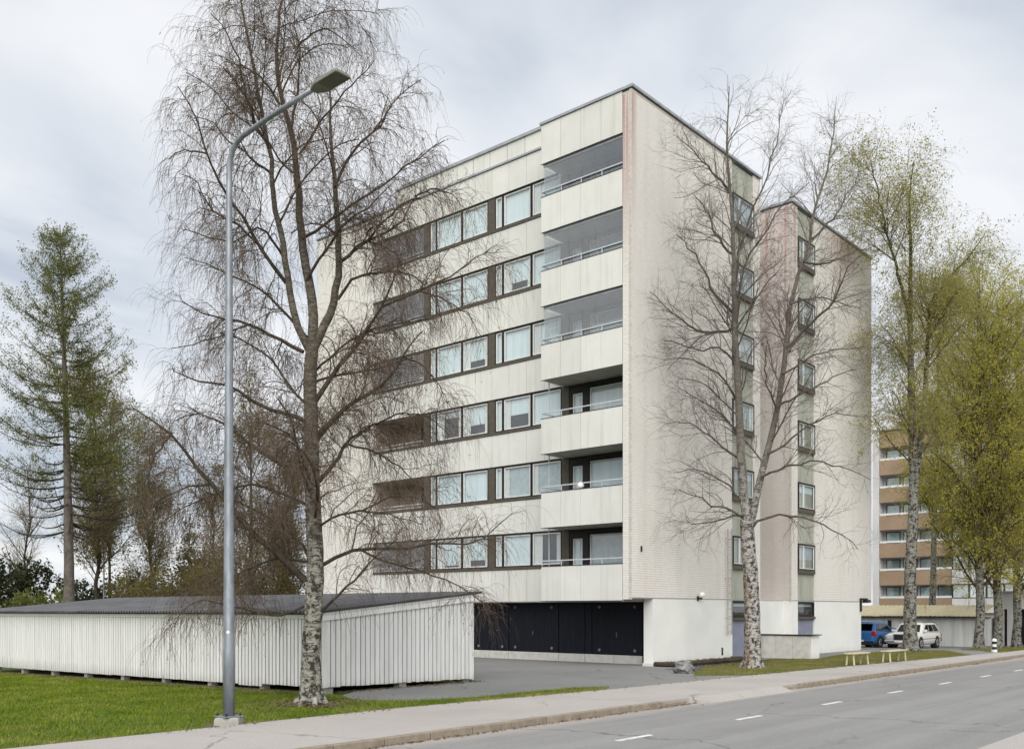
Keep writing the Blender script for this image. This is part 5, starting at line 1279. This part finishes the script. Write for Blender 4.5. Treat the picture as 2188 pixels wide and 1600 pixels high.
bush('dark_conifer', 'narrow pointed dark spruce behind the brown hedge', 404, 66, 1.7, 9.3, 63, 'conifer', 7000, (.10, .2), True, 'tree')
bush('brown_hedge_bush', 'brown twiggy hedge bush below the pointed spruce', 380, 57, 3.2, 5.2, 64, 'brown_bud', 13000, (.09, .18))
bush('brown_hedge_bush', 'brown twiggy hedge bush beside the park lamp', 262, 60, 2.8, 5.0, 65, 'brown_bud', 10000, (.09, .18))
bush('brown_hedge_bush', 'brown twiggy hedge bush behind the lamp post', 500, 58, 3.0, 5.0, 66, 'brown_bud', 12000, (.09, .18))
bush('brown_hedge_bush', 'brown twiggy hedge bush against the blank end of the block', 612, 59, 2.8, 4.8, 67, 'brown_bud', 11000, (.09, .18))
bush('dark_conifer', 'dark squat conifer between the larch and the park lamp', 185, 66, 2.6, 5.4, 68, 'conifer', 9000, (.13, .26))
bush('dark_conifer', 'dark wide conifer behind the twiggy hedge', 450, 72, 4.0, 6.0, 69, 'conifer', 10000, (.15, .3))
bush('dark_conifer', 'dark conifer beside the blank end wall, behind the hedge', 580, 72, 3.6, 6.2, 70, 'conifer', 10000, (.15, .3))
bare_tree('young tree in light green leaf between the larch and the street lamp', 232, 62, 880, 57, 'bush_green', 6500, (1.8, 3.4), .35, .12, n3=420, n4=2400, name='leafing_tree')
bush('dark_conifer', 'dark conifer filling the gap behind the olive-budding tree', 310, 74, 4.0, 5.6, 71, 'conifer', 10000, (.15, .3))

pl = at(222, 1330, 60); pl[2] = -.9
t = thing('park_lamp', 'thin pale park lamp with a small dish head behind the shed', 'street lamp', pl)
zt_ = float(at(222, 1158, 60)[2])
MB().tube([(pl[0], pl[1], -.95), (pl[0], pl[1], zt_)], [.06, .04], 8).build('pole', M['thin_steel'], t)
MB().lathe([(.06, zt_ - .05), (.12, zt_ + .05), (.28, zt_ + .28), (.30, zt_ + .32), (.10, zt_ + .42)], pl[0], pl[1], 12).build('lamp_head', M['thin_steel'], t, smooth=True)

# ------------------------------------------------------------------ grass
def grass_field(name, label, inside, x0, x1, y0, y1, count, mat, dz, hh, seed):
    rng = np.random.default_rng(seed); P = np.zeros((0, 2))
    while len(P) < count:
        q = rng.uniform((x0, y0), (x1, y1), (count, 2)); k = inside(q[:, 0], q[:, 1])
        P = np.concatenate([P, q[k]])
    P = P[:count]; z = zl(P[:, 0], P[:, 1]) + dz
    a = rng.uniform(0, 6.28, count); hgt = rng.uniform(hh[0], hh[1], count); wd = rng.uniform(.004, .010, count); ln = rng.normal(0, .5, (count, 2)) * hgt[:, None]
    c = np.stack([P[:, 0], P[:, 1], z], -1); s = np.stack([np.cos(a) * wd, np.sin(a) * wd, np.zeros(count)], -1)
    tip = c + np.stack([ln[:, 0], ln[:, 1], hgt], -1)
    V = np.stack([c - s, c + s, tip], 1).reshape(-1, 3)
    o = np_obj(name, V, np.arange(count * 3).reshape(-1, 3), M[mat], None); tag(o, label, 'grass', None, 'stuff')
grass_field('dead_grass', 'straw coloured dead grass showing through the lawn', lambda x, y: poly_mask(LAWN)(x, y) & (np.sin(x * 1.3 + 2 * np.sin(y * .7)) * np.sin(y * 1.7 + x * .4) > .1), 0, 21.2, 14.7, 41, 11000, 'straw', -.04, (.02, .06), 4)
grass_field('dead_grass', 'straw coloured dead grass along the pavement edge of the lawn', lambda x, y: poly_mask(LAWN)(x, y) & (y < 15.05 + .12 * np.sin(x * 2.1)), 0, 20.8, 14.4, 15.3, 7000, 'straw', -.035, (.02, .05), 5)
vin = poly_mask(VERGE)
grass_field('grass', 'bright green grass on the lawn beside the shed', lambda x, y: poly_mask(LAWN)(x, y) & ~wear_in(x, y), 0, 21.2, 14.7, 41, 190000, 'grass_green', -.04, (.03, .085), 1)
grass_field('grass', 'thin dry grass on the verge around the forked birch', vin, 26, 51.5, 13.1, 18.4, 38000, 'grass_dry', -.01, (.02, .055), 2)
grass_field('grass', 'thin grass under the street birches', l3, 50, 72, 12.8, 16.6, 16000, 'grass_dry', -.01, (.04, .09), 3)

# ------------------------------------------------------------------ last autumn's leaves, blown against edges and trunks
def litter(name, label, pts, size, mat):
    rng = np.random.default_rng(77); n = len(pts); u = unit(np.stack([rng.normal(size=n), rng.normal(size=n), rng.normal(0, .25, n)], -1)); v = unit(np.cross(u, np.stack([rng.normal(0, .3, n), rng.normal(0, .3, n), np.ones(n)], -1)))
    s_ = rng.uniform(size[0], size[1], n)[:, None]
    V = np.stack([pts - u * s_, pts - v * s_ * .6, pts + u * s_, pts + v * s_ * .6], 1).reshape(-1, 3)
    o = np_obj(name, V, np.arange(n * 4).reshape(-1, 4), M[mat], None); tag(o, label, 'leaves', None, 'stuff')
rng = np.random.default_rng(70)
q1 = np.stack([rng.uniform(5, 19.3, 900), 11.40 - np.abs(rng.normal(0, .07, 900)), np.full(900, ROAD_Z + .012)], -1)
q2 = np.stack([rng.uniform(24.5, 46, 700), 11.40 - np.abs(rng.normal(0, .07, 700)), np.full(700, ROAD_Z + .012)], -1)
tb = at(667, 1500, 20.75); a = rng.uniform(0, 6.28, 1500); d = .3 + np.abs(rng.normal(0, .9, 1500)); x_ = tb[0] + d * np.cos(a); y_ = np.maximum(tb[1] + d * np.sin(a), 14.95)
q3 = np.stack([x_, y_, zl(x_, y_) + .02], -1)
y_ = rng.uniform(19.2, 40, 2200); x_ = 14.75 - np.abs(rng.normal(0, .22, 2200)); q4 = np.stack([x_, y_, zl(x_, y_) + .005], -1)
x_ = rng.uniform(14.9, 20.0, 900); y_ = 19.0 - np.abs(rng.normal(0, .25, 900)); q5 = np.stack([x_, y_, np.full(900, .004)], -1)
x_ = rng.uniform(29.6, 37, 1500); y_ = 18.15 - np.abs(rng.normal(0, .35, 1500)); q6 = np.stack([x_, y_, np.full(1500, .012)], -1)
x_ = rng.uniform(8, 44, 700); y_ = np.interp(x_, [5.5, 13.5, 20, 27.5, 36, 44], [14.75, 14.85, 14.35, 14.15, 13.75, 13.25]) - np.abs(rng.normal(0, .12, 700)); q7 = np.stack([x_, y_, np.full(700, .008)], -1)
litter('leaf_litter', 'brown dead leaves and twigs scattered along kerb, shed and trunk', np.concatenate([q1, q2, q3, q4, q5, q6, q7]), (.012, .035), 'litter')
